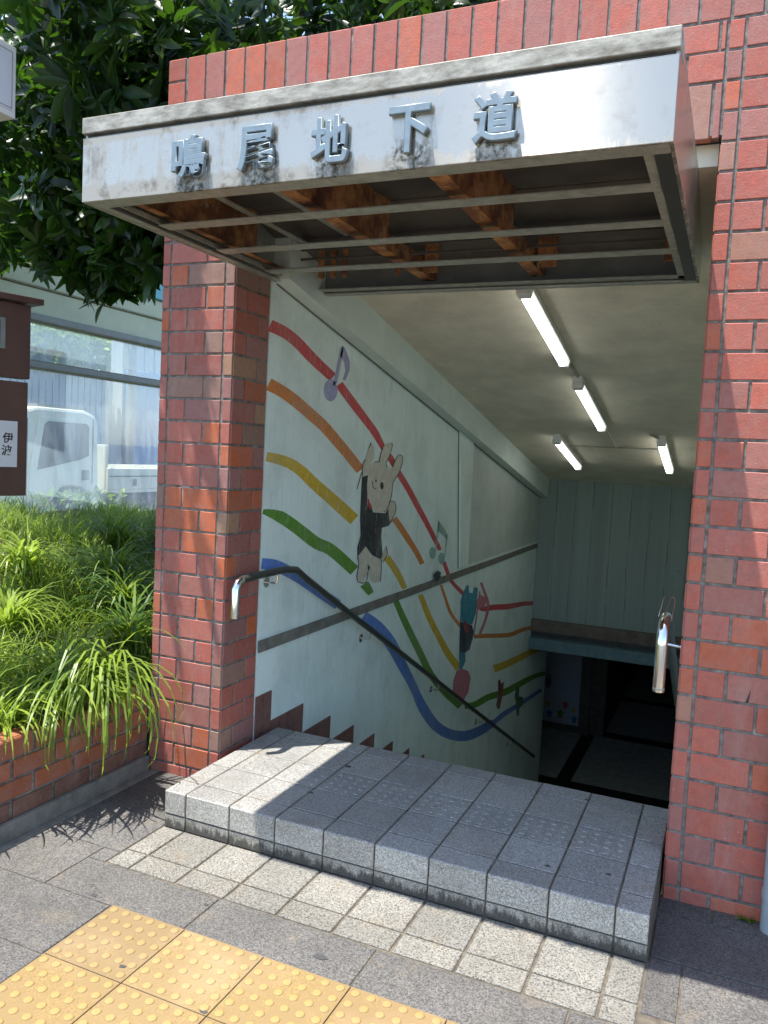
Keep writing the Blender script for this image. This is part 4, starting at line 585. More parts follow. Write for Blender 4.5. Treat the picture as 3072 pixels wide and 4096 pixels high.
# stairs down
sr = MB(); 
for i in range(18):
    y = .452 + .35*i; z = .16 - .165*(i+1); sr.box(.421, 2.449, y, y+.352, -3.1, z)
struct(sr.build('stairs', M['cream'] if False else M['floor']))
ZF = .16 - .165*18
fl = MB(); fl.box(-3, 2.6, 6.75, 18, ZF-.1, ZF+.001); struct(fl.build('passage_floor', M['floor']))
fs = MB()
for y in (7.75, 10.15, 12.45, 15.6): fs.box(-1 if y < 9 else .62, 2.6, y, y+.26, ZF+.003, ZF+.006)
fs.box(.60, .80, 6.80, 17.8, ZF+.007, ZF+.009); struct(fs.build('floor_strips', M['floorstrip']))
pw = thing('passage_walls', 'dark walls and low ceiling of the underpass beyond the stairs', 'passage', (0, 10, ZF))
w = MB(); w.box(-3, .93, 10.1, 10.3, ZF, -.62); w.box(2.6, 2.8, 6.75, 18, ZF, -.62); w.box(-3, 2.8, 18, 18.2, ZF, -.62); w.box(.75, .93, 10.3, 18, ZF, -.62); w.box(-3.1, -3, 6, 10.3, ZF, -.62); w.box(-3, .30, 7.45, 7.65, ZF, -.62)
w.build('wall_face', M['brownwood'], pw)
w = MB(); w.box(-3.1, 2.8, 6.91, 18.2, -.66, -.5); w.build('ceiling_slab', M['darkgrey'], pw)
pm = thing('mural_panel', 'white wall panel painted with tulips at the foot of the stairs', 'painted panel', (.2, 10.08, -2.6))
w = MB(); w.box(-.12, .525, 10.065, 10.098, -2.68, -1.48); w.build('panel', simple('panel_paint', (.55, .60, .66), .6, .05), pm)
w = MB(); w.box(.53, .70, 10.03, 10.098, ZF+.002, -1.0); w.build('dark_post', M['brownwood'], pm)
for (x, z, cn, r) in ((.02, -2.38, 'yellow', .055), (.30, -2.36, 'red', .07), (.44, -2.42, 'yellow', .05), (.23, -2.52, 'green', .08), (.05, -2.55, 'blue', .07), (.46, -2.58, 'teal', .07)):
    w = MB(); pts = [(x-r, z+.6*r), (x-.5*r, z+.1*r), (x-.4*r, z-.8*r), (x+.4*r, z-.8*r), (x+.5*r, z+.1*r), (x+r, z+.6*r), (x+.45*r, z+.45*r), (x, z+r), (x-.45*r, z+.45*r)]
    w.prism(pts, 'y', 10.060, 10.064); w.build('painted_flower', M['p_'+cn], pm, recalc=True)

# ------------------------------------------------------------------ handrails
def rail(name, label, pts, r, capbase, side, brk):
    t = thing(name, label, 'handrail', tuple(capbase))
    b = MB(); b.tube(pts, r, 14); b.build('rail', M['rail'], t)
    return t
lr = rail('handrail', 'dark handrail with steel brackets descending along the mural wall', [(.49, .03, .995), (.49, .18, 1.000), (.49, .42, 1.000), (.49, .55, .985), (.49, .66, .925), (.49, 1.2, .655), (.49, 4.0, -.72), (.49, 6.9, -2.14)], .019, (.49, 0, .9), 1, None)
b = MB(); b.tube([(.49, .035, .995), (.49, .005, .985), (.49, -.012, .955), (.49, -.014, .82)], .0195, 14); b.build('end_cap', M['chrome'], lr)
for y, z in ((.36, 1.0), (1.55, .48), (2.98, -.22), (4.36, -.895), (5.7, -1.55)):
    b = MB(); b.tube([(.49, y, z-.012), (.49, y, z-.05), (.478, y, z-.064), (.424, y, z-.064)], .006, 8); b.tube([(.421, y, z-.064), (.427, y, z-.064)], .028, 14); b.build('bracket', M['chrome'], lr)
rl = thing('handrail', 'bright steel handrail end turned down beside the right brick pier', 'handrail', (2.375, .05, .8))
b = MB(); b.tube([(2.375, .10, 1.045), (2.375, .25, 1.02), (2.375, .42, .925), (2.375, 1.2, .53), (2.375, 6.0, -1.8)], .019, 14); b.build('rail', M['rail'], rl)
b = MB(); b.tube([(2.375, .12, 1.043), (2.375, .07, 1.044), (2.375, .025, 1.032), (2.375, -.005, 1.005), (2.375, -.012, .96), (2.375, -.012, .785)], .0215, 20); b.build('end_cap', M['chrome'], rl)
b = MB(); b.tube([(2.375, -.012, .800), (2.375, -.012, .794)], .0222, 20); b.build('collar', M['frame'], rl)
b = MB(); b.tube([(2.393, -.0, .965), (2.442, .02, .956)], .0055, 8); b.tube([(2.440, .02, .956), (2.4455, .02, .956)], .012, 12); b.build('bracket', M['chrome'], rl)
b = MB(); b.tube([(2.375, .05, 1.065), (2.388, .12, 1.120), (2.396, .13, 1.125), (2.404, .12, 1.107), (2.400, .04, 1.045)], .0022, 8)
b.tube([(2.352, .05, 1.055), (2.362, .12, 1.123)], .0022, 8); b.build('wire_loop', M['chrome'], rl)
# ------------------------------------------------------------------ lamps
proto = None
def lamp(x, y0, y1, lab, bright=False):
    t = thing('ceiling_lamp', lab, 'tube lamp', (x, y0, zc(y0)), 'tube lamps on the stairwell ceiling')
    P = lambda y, d, xx: (xx, y, zc(y) - d)
    b = MB(); b.hexa([P(y0, .045, x-.038), P(y0, .045, x+.038), P(y1, .045, x+.038), P(y1, .045, x-.038), P(y0, .002, x-.03), P(y0, .002, x+.03), P(y1, .002, x+.03), P(y1, .002, x-.03)]); b.build('housing', M['white'], t, bevel=.004)
    b = MB(); b.tube([P(y0+.07, .058, x-.012), P(y1-.03, .058, x-.012)], .027, 16); b.build('tube', M['tube2'] if bright else M['tube'], t)
    for ya, yb_ in ((y0+.0, y0+.065), (y1-.03, y1)):
        b = MB(); b.hexa([P(ya, .088, x-.037), P(ya, .088, x+.030), P(yb_, .088, x+.030), P(yb_, .088, x-.037), P(ya, .0455, x-.037), P(ya, .0455, x+.037), P(yb_, .0455, x+.037), P(yb_, .0455, x-.037)]); b.build('end_cap', M['white'], t, bevel=.004)
    return t
lamp(1.525, .92, 2.10, 'long tube lamp nearest the canopy on the sloping ceiling')
lamp(1.535, 2.52, 3.78, 'second tube lamp down the ceiling, in line with the nearest one')
lamp(1.98, 4.17, 5.45, 'short bright tube lamp at the far right of the ceiling', True)
lamp(1.06, 4.25, 5.50, 'tube lamp at the far left of the ceiling, near the mural wall')
cd = thing('ceiling_conduit', 'thin grey wiring pipe linking the tube lamps on the ceiling', 'conduit', (1.53, 2.3, zc(2.3)))
for pts, r_ in (([(1.525, 2.09, zc(2.09)-.012), (1.535, 2.53, zc(2.53)-.012)], .010), ([(1.535, 3.78, zc(3.78)-.010), (1.535, 4.7, zc(4.7)-.010)], .006), ([(1.06, 4.7, zc(4.7)-.008), (1.98, 4.7, zc(4.7)-.008)], .006), ([(1.90, 4.1, zc(4.1)-.02), (1.97, 4.2, zc(4.2)-.03)], .012)):
    b = MB(); b.tube(pts, r_, 8); b.build('pipe', M['frame'], cd)

# ------------------------------------------------------------------ canopy
cn = thing('sign_canopy', 'stainless steel entrance canopy with raised lettering and its rusty frame bare underneath', 'canopy', (1.4, -.9, 2.44))
XL, XR, YF, YB, ZB = .42, 2.372, -.95, .70, 2.44
b = MB(); b.box(XL, XR, YF, YF+.012, ZB, 2.656); b.build('fascia_panel', M['steel'], cn, bevel=.002)
b = MB(); b.box(XL-.002, XR+.002, YF-.004, YF+.10, 2.670, 2.724); b.build('top_lip', M['grimy'], cn, bevel=.003)
b = MB(); b.box(XL+.004, XR-.004, YF+.016, YF+.03, 2.650, 2.676); b.build('gutter_slot', M['darkgrey'], cn)  # plain dark strip behind the slot under the lip
b = MB(); b.box(XL+.002, XR-.002, YF+.0125, YF+.075, ZB+.001, ZB+.006); b.box(XL+.014, XR-.014, YF+.0755, YF+.080, ZB+.001, ZB+.03); b.build('front_flange', M['frame'], cn)
for x0, x1, mt in ((XL, XL+.010, 'frame'), (XR-.010, XR, 'steel')):
    b = MB(); b.prism([(YF+.013, ZB), (YB, ZB), (YB, zc(YB)-.004), (.06, zc(.06)-.004), (.06, 2.72), (YF+.013, 2.72)], 'x', x0, x1); b.build('side_panel', M[mt], cn, recalc=True)
b = MB(); b.box(XL+.011, XL+.045, YF+.08, YB-.01, ZB+.002, ZB+.007).box(XL+.048, XL+.060, YF+.085, YB-.01, ZB+.02, ZB+.035); b.build('side_flange', M['frame'], cn)
b = MB(); b.box(XR-.055, XR-.011, YF+.08, YB-.01, ZB+.002, ZB+.007); b.build('side_flange', M['rail'], cn)
b = MB(); b.box(XR-.085, XR-.058, YF+.085, YB-.01, ZB+.012, ZB+.024); b.build('side_angle', M['frame'], cn)
b = MB(); b.box(XL+.012, XR-.012, YB-.045, YB-.002, ZB+.001, ZB+.006).box(XL+.05, XR-.06, YB-.10, YB-.048, ZB+.012, ZB+.018).box(XL+.012, XR-.012, YB-.002, YB+.004, ZB-.0, ZB+.03); b.build('rear_flange', M['frame'], cn)
b = MB(); b.box(XL+.012, XR-.012, YB-.03, YB-.02, ZB+.02, zc(YB)-.006); b.box(1.24, 1.245, YB-.034, YB-.0305, ZB+.02, zc(YB)-.006); b.build('back_plate', simple('grey_zinc_plate', (.20, .215, .20), .5, .2, 5, metal=.4), cn)
b = MB(); b.box(XL+.012, XR-.012, YF+.02, .06, 2.700, 2.712); b.box(XL+.062, XR-.012, YF+.085, -.02, 2.690, 2.698); b.hexa([(XL+.012, .061, zc(.061)-.03), (XR-.012, .061, zc(.061)-.03), (XR-.012, YB-.04, zc(YB-.04)-.03), (XL+.012, YB-.04, zc(YB-.04)-.03), (XL+.012, .061, zc(.061)-.024), (XR-.012, .061, zc(.061)-.024), (XR-.012, YB-.04, zc(YB-.04)-.024), (XL+.012, YB-.04, zc(YB-.04)-.024)]); b.build('roof_sheet', M['darkrust'], cn)  # sloping rear sheet added to darken the canopy inside, covering the tan ceiling
for yc in (-.585, -.21, .17):
    b = MB(); b.box(XL+.062, XR-.06, yc-.036, yc+.030, ZB+.008, ZB+.012); b.box(XL+.062, XR-.06, yc+.030, yc+.034, ZB+.008, ZB+.032); b.build('cross_bar', M['frame'], cn)
for x0 in (1.085, 1.630):
    b = MB(); b.box(x0, x0+.055, YF+.085, YB-.035, ZB+.050, ZB+.055).box(x0+.0555, x0+.061, YF+.085, .06, ZB+.050, 2.695).box(x0+.0555, x0+.061, .06, YB-.035, ZB+.050, 2.56)
    b.build('rusty_beam', M['rust'], cn)
    b = MB(); b.box(x0+.062, x0+.085, YF+.20, YF+.206, ZB+.05, 2.69); b.build('stiffener', M['frame'], cn)
b = MB(); b.box(XL+.062, XL+.095, YF+.085, YB-.035, ZB+.045, ZB+.05).box(XL+.0625, XL+.066, YF+.085, .06, ZB+.051, 2.695); b.build('rusty_beam', M['rust'], cn)
b = MB(); b.box(.60, .635, YF+.09, .35, 2.60, 2.606); b.build('light_rail', M['frame'], cn)
b = MB(); b.box(.80, .83, YF+.09, .35, 2.64, 2.646); b.build('light_rail', M['frame'], cn)
for x0, x1 in ((.60, .635), (.67, .70), (.735, .76), (1.02, 1.045), (1.17, 1.235), (1.705, 1.79), (2.24, 2.30)):
    b = MB(); b.box(x0, x1, .44, .452, ZB+.04, zc(.45)-.035); b.box(x0, x0+.006, .452, .49, ZB+.04, zc(.45)-.04); b.build('hanger_plate', M['rust'], cn)
for z in (2.53, 2.575, 2.62):
    b = MB(); b.box(.58, 2.30, .30, .312, z, z+.010); b.build('lath_rod', M['darkrust'], cn)
b = MB(); b.box(XL+.1, XR-.09, -.86, -.80, 2.60, 2.66); b.build('rusty_header', M['darkrust'], cn)
for ch, x0, x1, z0, z1 in (('鳴', .818, .950, 2.476, 2.612), ('尾', 1.072, 1.205, 2.476, 2.614), ('地', 1.334, 1.459, 2.474, 2.612), ('下', 1.588, 1.716, 2.478, 2.612), ('道', 1.842, 1.970, 2.480, 2.616)):
    o = textmesh(ch, .13, .006, M['letter'], 'sign_character', Matrix.Identity(4), None, offset=.0028, bevel=.0022)
    xs = [v.co.x for v in o.data.vertices]; ys_ = [v.co.y for v in o.data.vertices]
    sx = (x1-x0)/(max(xs)-min(xs)); sy = (z1-z0)/(max(ys_)-min(ys_))
    o.data.transform(Matrix(((sx, 0, 0, (x0+x1)/2), (0, 0, -1, -.962), (0, sy, 0, (z0+z1)/2), (0, 0, 0, 1))))
    par(o, cn); o['label'] = 'raised metal character ' + ch
    for xx in (x0+.04, x1-.04):
        pass
# ------------------------------------------------------------------ planter, soil, grass
pt = thing('brick_planter', 'low red brick planter wall on a grey kerb, overflowing with grass', 'planter', (0, -1, 0))
b = MB(); b.box(-.20, -.012, -5, .0, -.05, .398); b.build('mortar_core', M['mortar'], pt)
b = MB(); PF = dict(O=(-.012, 0, 0), U=(0, 1, 0), W=(0, 0, 1), N=(1, 0, 0))
for r in range(5):
    z1 = .40 - .085*r + (.0 if r else 0); z0 = z1 - .085; y = -5 + (.0 if r % 2 else .11)
    while y < -.02:
        c = jit((.30, .088, .038) if r < 3 else (.13, .065, .042), .2)
        b.tile(PF['O'], PF['U'], PF['W'], PF['N'], y+.006, min(y+.215, -.003)-.006, max(z0, 0)+.006, z1-.006 if r else z1, .010, .004, c)
        if r == 0: b.tile((0, 0, .396), (0, 1, 0), (-1, 0, 0), (0, 0, 1), y+.006, min(y+.215, -.003)-.006, .004, .11, .008, .004, c)
        y += .22
b.build('brick_facing', M['brick'], pt)
b = MB(); b.box(-.001, .028, -5, -.02, -.05, .072); b.box(.0285, .075, -5, -.0, -.05, .0005); b.build('kerb', simple('dark_kerb', (.17, .16, .14), .9, .3, 14), pt, bevel=.006)
def soilz(x, y):
    return .37 + min(.52, max(0, -.15-x)*.34) + .05*math.sin(2.1*x+1.3*y) + .03*math.sin(5*y+2*x)
b = MB(); nx, ny = 26, 50
gv = [[(-.195-3.2*i/nx, -4.8+9.0*j/ny) for j in range(ny+1)] for i in range(nx+1)]
for i in range(nx):
    for j in range(ny): b.face([(*gv[a][c], soilz(*gv[a][c])) for a, c in ((i, j), (i, j+1), (i+1, j+1), (i+1, j))])
struct(b.build('soil', M['soil'], recalc=True, smooth=True))
def blade(mb, base, az, ln, lean, wd, tint, droop=1.0, seg=5):
    bx, by, bz = base; ca, sa = math.cos(az), math.sin(az); px, py = -sa, ca; th = lean; x = y_ = 0; pts = []
    r_, z = 0, 0; dl = ln/seg
    for i in range(seg+1):
        t = i/seg; wdt = wd*(1-t)**.6*(.55+.45*min(1, t*4)); pts.append((bx+ca*r_+px*wdt, by+sa*r_+py*wdt, bz+z)); pts.append((bx+ca*r_-px*wdt, by+sa*r_-py*wdt, bz+z))
        r_ += dl*math.sin(th); z += dl*math.cos(th); th += droop*(.9/seg)*(1+t)
    o = len(mb.v); mb.v += pts
    for i in range(seg): mb.f.append((o+2*i, o+2*i+1, o+2*i+3, o+2*i+2)); mb.t.append((tint, tint, tint))
gr = MB(); rg = random.Random(11)
def inshade(x, y): return False
for i in range(24000):
    x = -.12 - 2.9*rg.random()**1.15; y = -1.5 + 4.6*rg.random()
    if y > 2.9 and x > -.3: continue
    n = math.sin(x*5.3+y*3.1)+math.sin(x*2.2-y*6.1)
    if n < -1.7: continue
    ln = rg.uniform(.14, .30)*(1.15 if n > .3 else .85); tint = min(1, max(0, .45+.22*n+rg.uniform(-.3, .3)))
    blade(gr, (x, y, soilz(x, y)-.01), rg.uniform(0, 2*PI), ln, rg.uniform(.05, .75), rg.uniform(.003, .0058), tint, rg.uniform(.5, 2.2), 4)
o = gr.build('grass', M['grass'], smooth=False); o['kind'] = 'stuff'; tag(o, 'bright green grass covering the raised bed', 'grass')
def clump(x, y, z, n, l0, l1, lab, tint=.6, bias=None, spread=.9, dr=(1.3, 2.6)):  # tint also paints sun and shade: light in the open, dark by the pillar
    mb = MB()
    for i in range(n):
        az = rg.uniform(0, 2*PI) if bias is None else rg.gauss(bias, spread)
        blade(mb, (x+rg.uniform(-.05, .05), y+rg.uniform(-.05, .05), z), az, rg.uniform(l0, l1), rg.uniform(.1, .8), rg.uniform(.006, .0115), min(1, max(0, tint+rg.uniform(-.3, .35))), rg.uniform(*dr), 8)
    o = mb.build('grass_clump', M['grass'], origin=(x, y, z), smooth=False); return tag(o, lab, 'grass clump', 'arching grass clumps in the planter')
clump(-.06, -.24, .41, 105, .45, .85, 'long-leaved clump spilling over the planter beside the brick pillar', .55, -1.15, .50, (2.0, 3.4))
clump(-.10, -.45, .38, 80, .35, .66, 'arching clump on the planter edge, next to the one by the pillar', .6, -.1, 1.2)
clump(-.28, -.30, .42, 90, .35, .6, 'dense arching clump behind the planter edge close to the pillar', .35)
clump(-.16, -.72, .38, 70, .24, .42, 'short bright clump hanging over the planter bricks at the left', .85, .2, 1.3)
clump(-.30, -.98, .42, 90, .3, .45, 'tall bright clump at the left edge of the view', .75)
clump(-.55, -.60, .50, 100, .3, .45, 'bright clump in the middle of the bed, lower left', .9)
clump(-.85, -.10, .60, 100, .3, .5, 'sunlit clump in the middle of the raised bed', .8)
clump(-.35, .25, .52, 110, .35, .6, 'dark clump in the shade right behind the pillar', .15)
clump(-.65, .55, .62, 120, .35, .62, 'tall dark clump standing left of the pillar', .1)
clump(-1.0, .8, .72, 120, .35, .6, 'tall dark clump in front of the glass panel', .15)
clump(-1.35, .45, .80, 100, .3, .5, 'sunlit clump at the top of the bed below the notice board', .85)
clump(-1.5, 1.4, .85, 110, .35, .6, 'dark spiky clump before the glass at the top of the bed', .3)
# weed at pier foot
wd = MB()
for i in range(16):
    blade(wd, (2.735+rg.uniform(-.02, .02), -.02+rg.uniform(-.01, .005), 0), rg.uniform(-PI, 0), rg.uniform(.02, .045), rg.uniform(.3, 1.0), .009, .5, 1.2, 4)
tag(wd.build('weed', M['grass'], smooth=False), 'tiny green weed at the foot of the right brick pier', 'weed')
dp = thing('drain_pipe', 'grey vertical pipe in front of the right brick pier', 'pipe', (2.808, -.055, 0))
b = MB(); b.tube([(2.808, -.055, 0), (2.808, -.055, 3.3)], .031, 20); b.build('pipe', M['pvc'], dp)
for z in (.12, 2.3):
    b = MB(); b.tube([(2.808, -.055, z), (2.808, -.055, z+.03)], .034, 20); b.build('coupling', M['pvc'], dp)
b = MB(); b.prism([(2.672, .79), (2.682, .79), (2.687, .84)], 'y', -.0035, -.0025); b.build('black_scratch', M['gum'], ent, recalc=True)

# ------------------------------------------------------------------ glass building
gb = thing('glass_building', 'long pale building side with teal band and dusty glass panes behind the planter', 'building', (-3.55, 2, 0))
ya, yb2 = -2.5, 9
b = MB(); b.box(-3.75, -3.49, ya, yb2, 3.23, 3.62); b.build('teal_band', M['teal'], gb, bevel=.01)
b = MB(); b.box(-3.70, -3.52, ya, yb2, 3.022, 3.218); b.box(-3.70, -3.50, ya, yb2, 2.762, 3.0); b.build('cream_beam', M['creampaint'], gb, bevel=.01)
b = MB(); b.box(-3.68, -3.485, ya, yb2, 3.003, 3.018); b.box(-3.68, -3.54, ya, yb2, 3.219, 3.229); b.build('olive_joint', M['olive'], gb)
b = MB(); b.box(-3.66, -3.46, ya, yb2, 2.70, 2.758); b.box(-3.62, -3.47, ya, yb2, 2.268, 2.325); b.build('window_rail', M['greyframe'], gb, bevel=.004)
b = MB(); b.box(-3.60, -3.48, ya, yb2, 2.325, 2.334); b.box(-3.60, -3.455, ya, yb2, 2.690, 2.699); b.box(-3.60, -3.455, ya, yb2, 2.256, 2.267); b.build('rail_trim', M['olive'], gb)
for y0, y1 in ((ya, 1.0), (1.06, 5.0), (5.06, yb2)):
    b = MB(); b.box(-3.560, -3.552, y0, y1, 2.335, 2.689); b.build('glass_pane', M['glass'], gb)
    b = MB(); b.box(-3.560, -3.552, y0, y1, .55, 2.255); b.build('glass_pane', M['glass'], gb)
for y in (1.0, 5.0):
    b = MB(); b.box(-3.62, -3.48, y+.004, y+.056, 0, 2.7); b.build('mullion', M['greyframe'], gb)
b = MB(); b.box(-3.68, -3.47, ya, yb2, 0, .545); b.build('base_wall', M['creampaint'], gb)
b = MB(); b.box(-6.4, -3.76, ya, yb2, 3.5, 3.6); b.build('roof', M['creampaint'], gb) if False else None

# ------------------------------------------------------------------ notice board and sign box
nb = thing('notice_board', 'brown metal notice board in the raised bed with a torn paper notice', 'notice board', (-1.2, .3, 0))
ang = math.atan2(.2609, .9653)  # panel direction turned from +Y toward +X
def NB(u, n, z): # u along the panel from its right end backwards, n outward
    dx, dy = .2609, .9653; return (-1.170 - dx*u + dy*n, .30 - dy*u - dx*n, z)
def nbox(mb, u0, u1, n0, n1, z0, z1): mb.hexa([NB(u0, n0, z0), NB(u1, n0, z0), NB(u1, n1, z0), NB(u0, n1, z0), NB(u0, n0, z1), NB(u1, n0, z1), NB(u1, n1, z1), NB(u0, n1, z1)])
b = MB(); nbox(b, 0, 1.1, -.10, 0, 1.945, 2.36); b.build('upper_panel', M['board'], nb, bevel=.004, recalc=True)
b = MB(); nbox(b, .01, 1.1, -.10, 0, 1.275, 1.925); b.build('lower_panel', M['board'], nb, bevel=.004, recalc=True)
b = MB(); nbox(b, -.05, 1.15, -.14, .05, 2.368, 2.402); b.build('cap', M['board'], nb, bevel=.003, recalc=True)
b = MB(); nbox(b, .15, 1.0, .0, .008, 2.10, 2.27); b.build('window_frame', M['greyframe'], nb, recalc=True)
b = MB(); nbox(b, .18, .97, .0085, .010, 2.12, 2.25); b.build('window', M['truckglass'], nb, recalc=True)
b = MB(); nbox(b, .85, .93, -.09, -.01, .2, 1.27); b.build('post', M['board'], nb, recalc=True)
pap = MB(); nbox(pap, .07, .75, .002, .004, 1.44, 1.70); po = pap.build('paper_notice', M['paper'], nb, recalc=True)
def onboard(ch, u, z, s, of=0.0):
    o = textmesh(ch, s, .0003, M['ink'], 'ink_writing', Matrix.Identity(4), None, offset=of)
    dx, dy = .2609, .9653; c = Vector(NB(u, .0052, z))
    o.data.transform(Matrix(((dx, 0, dy, c.x), (dy, 0, -dx, c.y), (0, 1, 0, c.z), (0, 0, 0, 1)))); par(o, po)
onboard('伊', .125, 1.605, .062, .001); onboard('波', .130, 1.535, .062, .001); onboard('い', .26, 1.63, .05); onboard('か', .27, 1.57, .05); onboard('り', .20, 1.53, .045); onboard('い', .20, 1.59, .04)
sb = thing('sign_box', 'white box sign hanging at the upper left in front of the tree', 'sign box', (-.7, -.6, 3.05))
b = MB(); b.box(-.95, -.6, -1.2, -.335, 3.08, 3.40); b.build('casing', M['white'], sb, bevel=.004)
b = MB(); b.box(-.599, -.596, -1.18, -.355, 3.11, 3.375); b.build('face_panel', simple('pale_sign_face', (.62, .63, .66), .5, .03), sb)
b = MB(); b.box(-.5955, -.595, -1.17, -.360, 3.366, 3.368).box(-.5955, -.595, -1.17, -.360, 3.118, 3.120).box(-.5955, -.595, -.362, -.360, 3.1205, 3.3655); b.build('border_line', M['ink'], sb)
b = MB(); b.tube([(-.77, -1.1, 3.0), (-.77, -1.1, .3)], .03, 12); b.build('pole', M['greyframe'], sb)
b = MB(); b.box(-.80, -.74, -1.13, -1.07, 2.98, 3.078); b.build('bracket', M['greyframe'], sb)

# ------------------------------------------------------------------ truck beyond the glass
tk = thing('parked_truck', 'cream flatbed truck with dark cab windows, seen through the dusty glass', 'truck', (-7.8, 7.2, 0))
prof = [(5.15, .42), (5.15, .95), (5.22, 1.15), (5.46, 1.90), (5.58, 2.02), (5.80, 2.08), (6.75, 2.08), (6.98, 2.02), (7.06, 1.90), (7.10, .95), (7.10, .55), (6.95, .55), (6.88, .72), (6.72, .84), (6.50, .88), (6.28, .84), (6.12, .72), (6.05, .55), (6.0, .42)]
b = MB(); b.prism(prof, 'x', -8.7, -7.0); b.build('cab', M['truckpaint'], tk, bevel=.05, recalc=True)
dr = MB(); dr.prism([(5.66, .62), (5.66, 1.15), (5.82, 1.93), (6.88, 1.93), (6.90, 1.0), (6.78, .86), (6.3, .90), (6.05, .62)], 'x', -7.005, -6.985); door = dr.build('door', M['truckpaint'], tk, recalc=True, bevel=.012)
b = MB(); b.prism([(5.80, 1.13), (5.93, 1.83), (5.99, 1.87), (6.78, 1.87), (6.83, 1.82), (6.84, 1.36), (6.68, 1.30)], 'x', -6.984, -6.978); b.build('window', M['truckglass'], door, recalc=True)
b = MB(); b.box(-6.9995, -6.997, 5.615, 5.63, .6, 1.9); b.build('door_seam', M['rubber'], tk)
b = MB(); b.box(-6.9995, -6.99, 6.93, 6.945, .9, 1.95); b.build('door_seam', M['rubber'], tk)
b = MB(); b.box(-6.999, -6.97, 5.16, 5.30, .78, .95); b.build('headlight', M['white'], tk)
b = MB(); b.box(-6.984, -6.965, 6.70, 6.84, .97, 1.13); b.build('door_handle', M['rubber'], door)
b = MB(); b.hexa([(-8.6, 5.20, 1.14), (-7.02, 5.20, 1.14), (-7.02, 5.44, 1.86), (-8.6, 5.44, 1.86), (-8.6, 5.19, 1.16), (-7.02, 5.19, 1.16), (-7.02, 5.43, 1.88), (-8.6, 5.43, 1.88)]); b.build('windshield', M['truckglass'], tk, recalc=True)
b = MB(); b.prism([(5.26, 1.17), (5.50, 1.82), (5.58, 1.83), (5.42, 1.15)], 'x', -7.0, -6.99); b.build('quarter_window', M['truckglass'], tk, recalc=True)
b = MB(); b.box(-6.998, -6.99, 5.2, 5.5, .50, .58); b.build('side_vent', M['rubber'], tk)
b = MB(); b.box(-8.5, -7.1, 5.9, 6.9, 2.09, 2.13); b.build('roof_rack', M['greyframe'], tk)
b = MB(); b.box(-8.7, -7.0, 7.30, 11.4, .74, .80).box(-7.04, -6.99, 7.30, 11.4, .801, 1.16).box(-8.7, -8.66, 7.30, 11.4, .801, 1.16).box(-8.65, -7.05, 7.30, 7.36, .801, 1.55); b.build('cargo_bed', M['truckpaint'], tk, bevel=.01)
b = MB(); b.box(-6.988, -6.975, 7.32, 11.3, 1.02, 1.035).box(-6.988, -6.97, 7.9, 7.98, .86, .98); b.build('bed_trim', M['rubber'], tk)
b = MB(); b.box(-8.3, -7.4, 5.3, 11.3, .45, .62); b.build('chassis', M['rubber'], tk)
for x in (-7.12, -8.58):
    for y in (6.5, 10.2):
        wl = MB(); wl.tube([(x-.10, y, .38), (x+.10, y, .38)], .38, 32); wo = wl.build('wheel', M['rubber'], tk)
        wl = MB(); wl.tube([(x+.101, y, .38), (x+.11, y, .38)], [.22, .2], 24); wl.build('rim', M['greyframe'], wo)
b = MB(); b.box(-6.9, -6.85, 5.28, 5.34, 1.30, 1.62); b.tube([(-7.0, 5.4, 1.7), (-6.88, 5.31, 1.62)], .012, 8); b.build('mirror', M['rubber'], tk)
# building, fence and bushes behind the truck
cb = MB()
y = 13.2
while y < 26:
    cb.box(-12.4, -12.0 + (.03 if int(y*5) % 2 else 0), y, y+.18, -.05, 5.2); y += .2
tag(cb.build('corrugated_shed', M['corr']), 'pale grey corrugated shed beyond the truck', 'shed')
cb = MB(); y = 6.5
while y < 13.0: cb.box(-12.3 + (.03 if int(y*5+.5) % 2 else 0), -12.2, y, y+.17, -.05, 3.15); y += .2
tag(cb.build('panel_fence', M['corr']), 'lower ribbed grey fence behind the truck cab', 'fence')
b = MB(); b.box(-11.9, -11.6, 13.2, 22, -.05, 3.45); tag(b.build('blue_hoarding', M['bluegrey'], bevel=.02), 'blue grey hoarding behind the truck bed', 'hoarding')
b = MB(); b.tube([(-11.3, 12.75, -.05), (-11.3, 12.75, 7)], .10, 12); b.box(-11.34, -11.26, 12.2, 13.3, 4.3, 4.38); b.box(-11.4, -11.2, 12.5, 12.7, 3.4, 3.9)
tag(b.build('utility_pole', M['greyframe']), 'grey utility pole seen through the upper glass pane', 'pole')

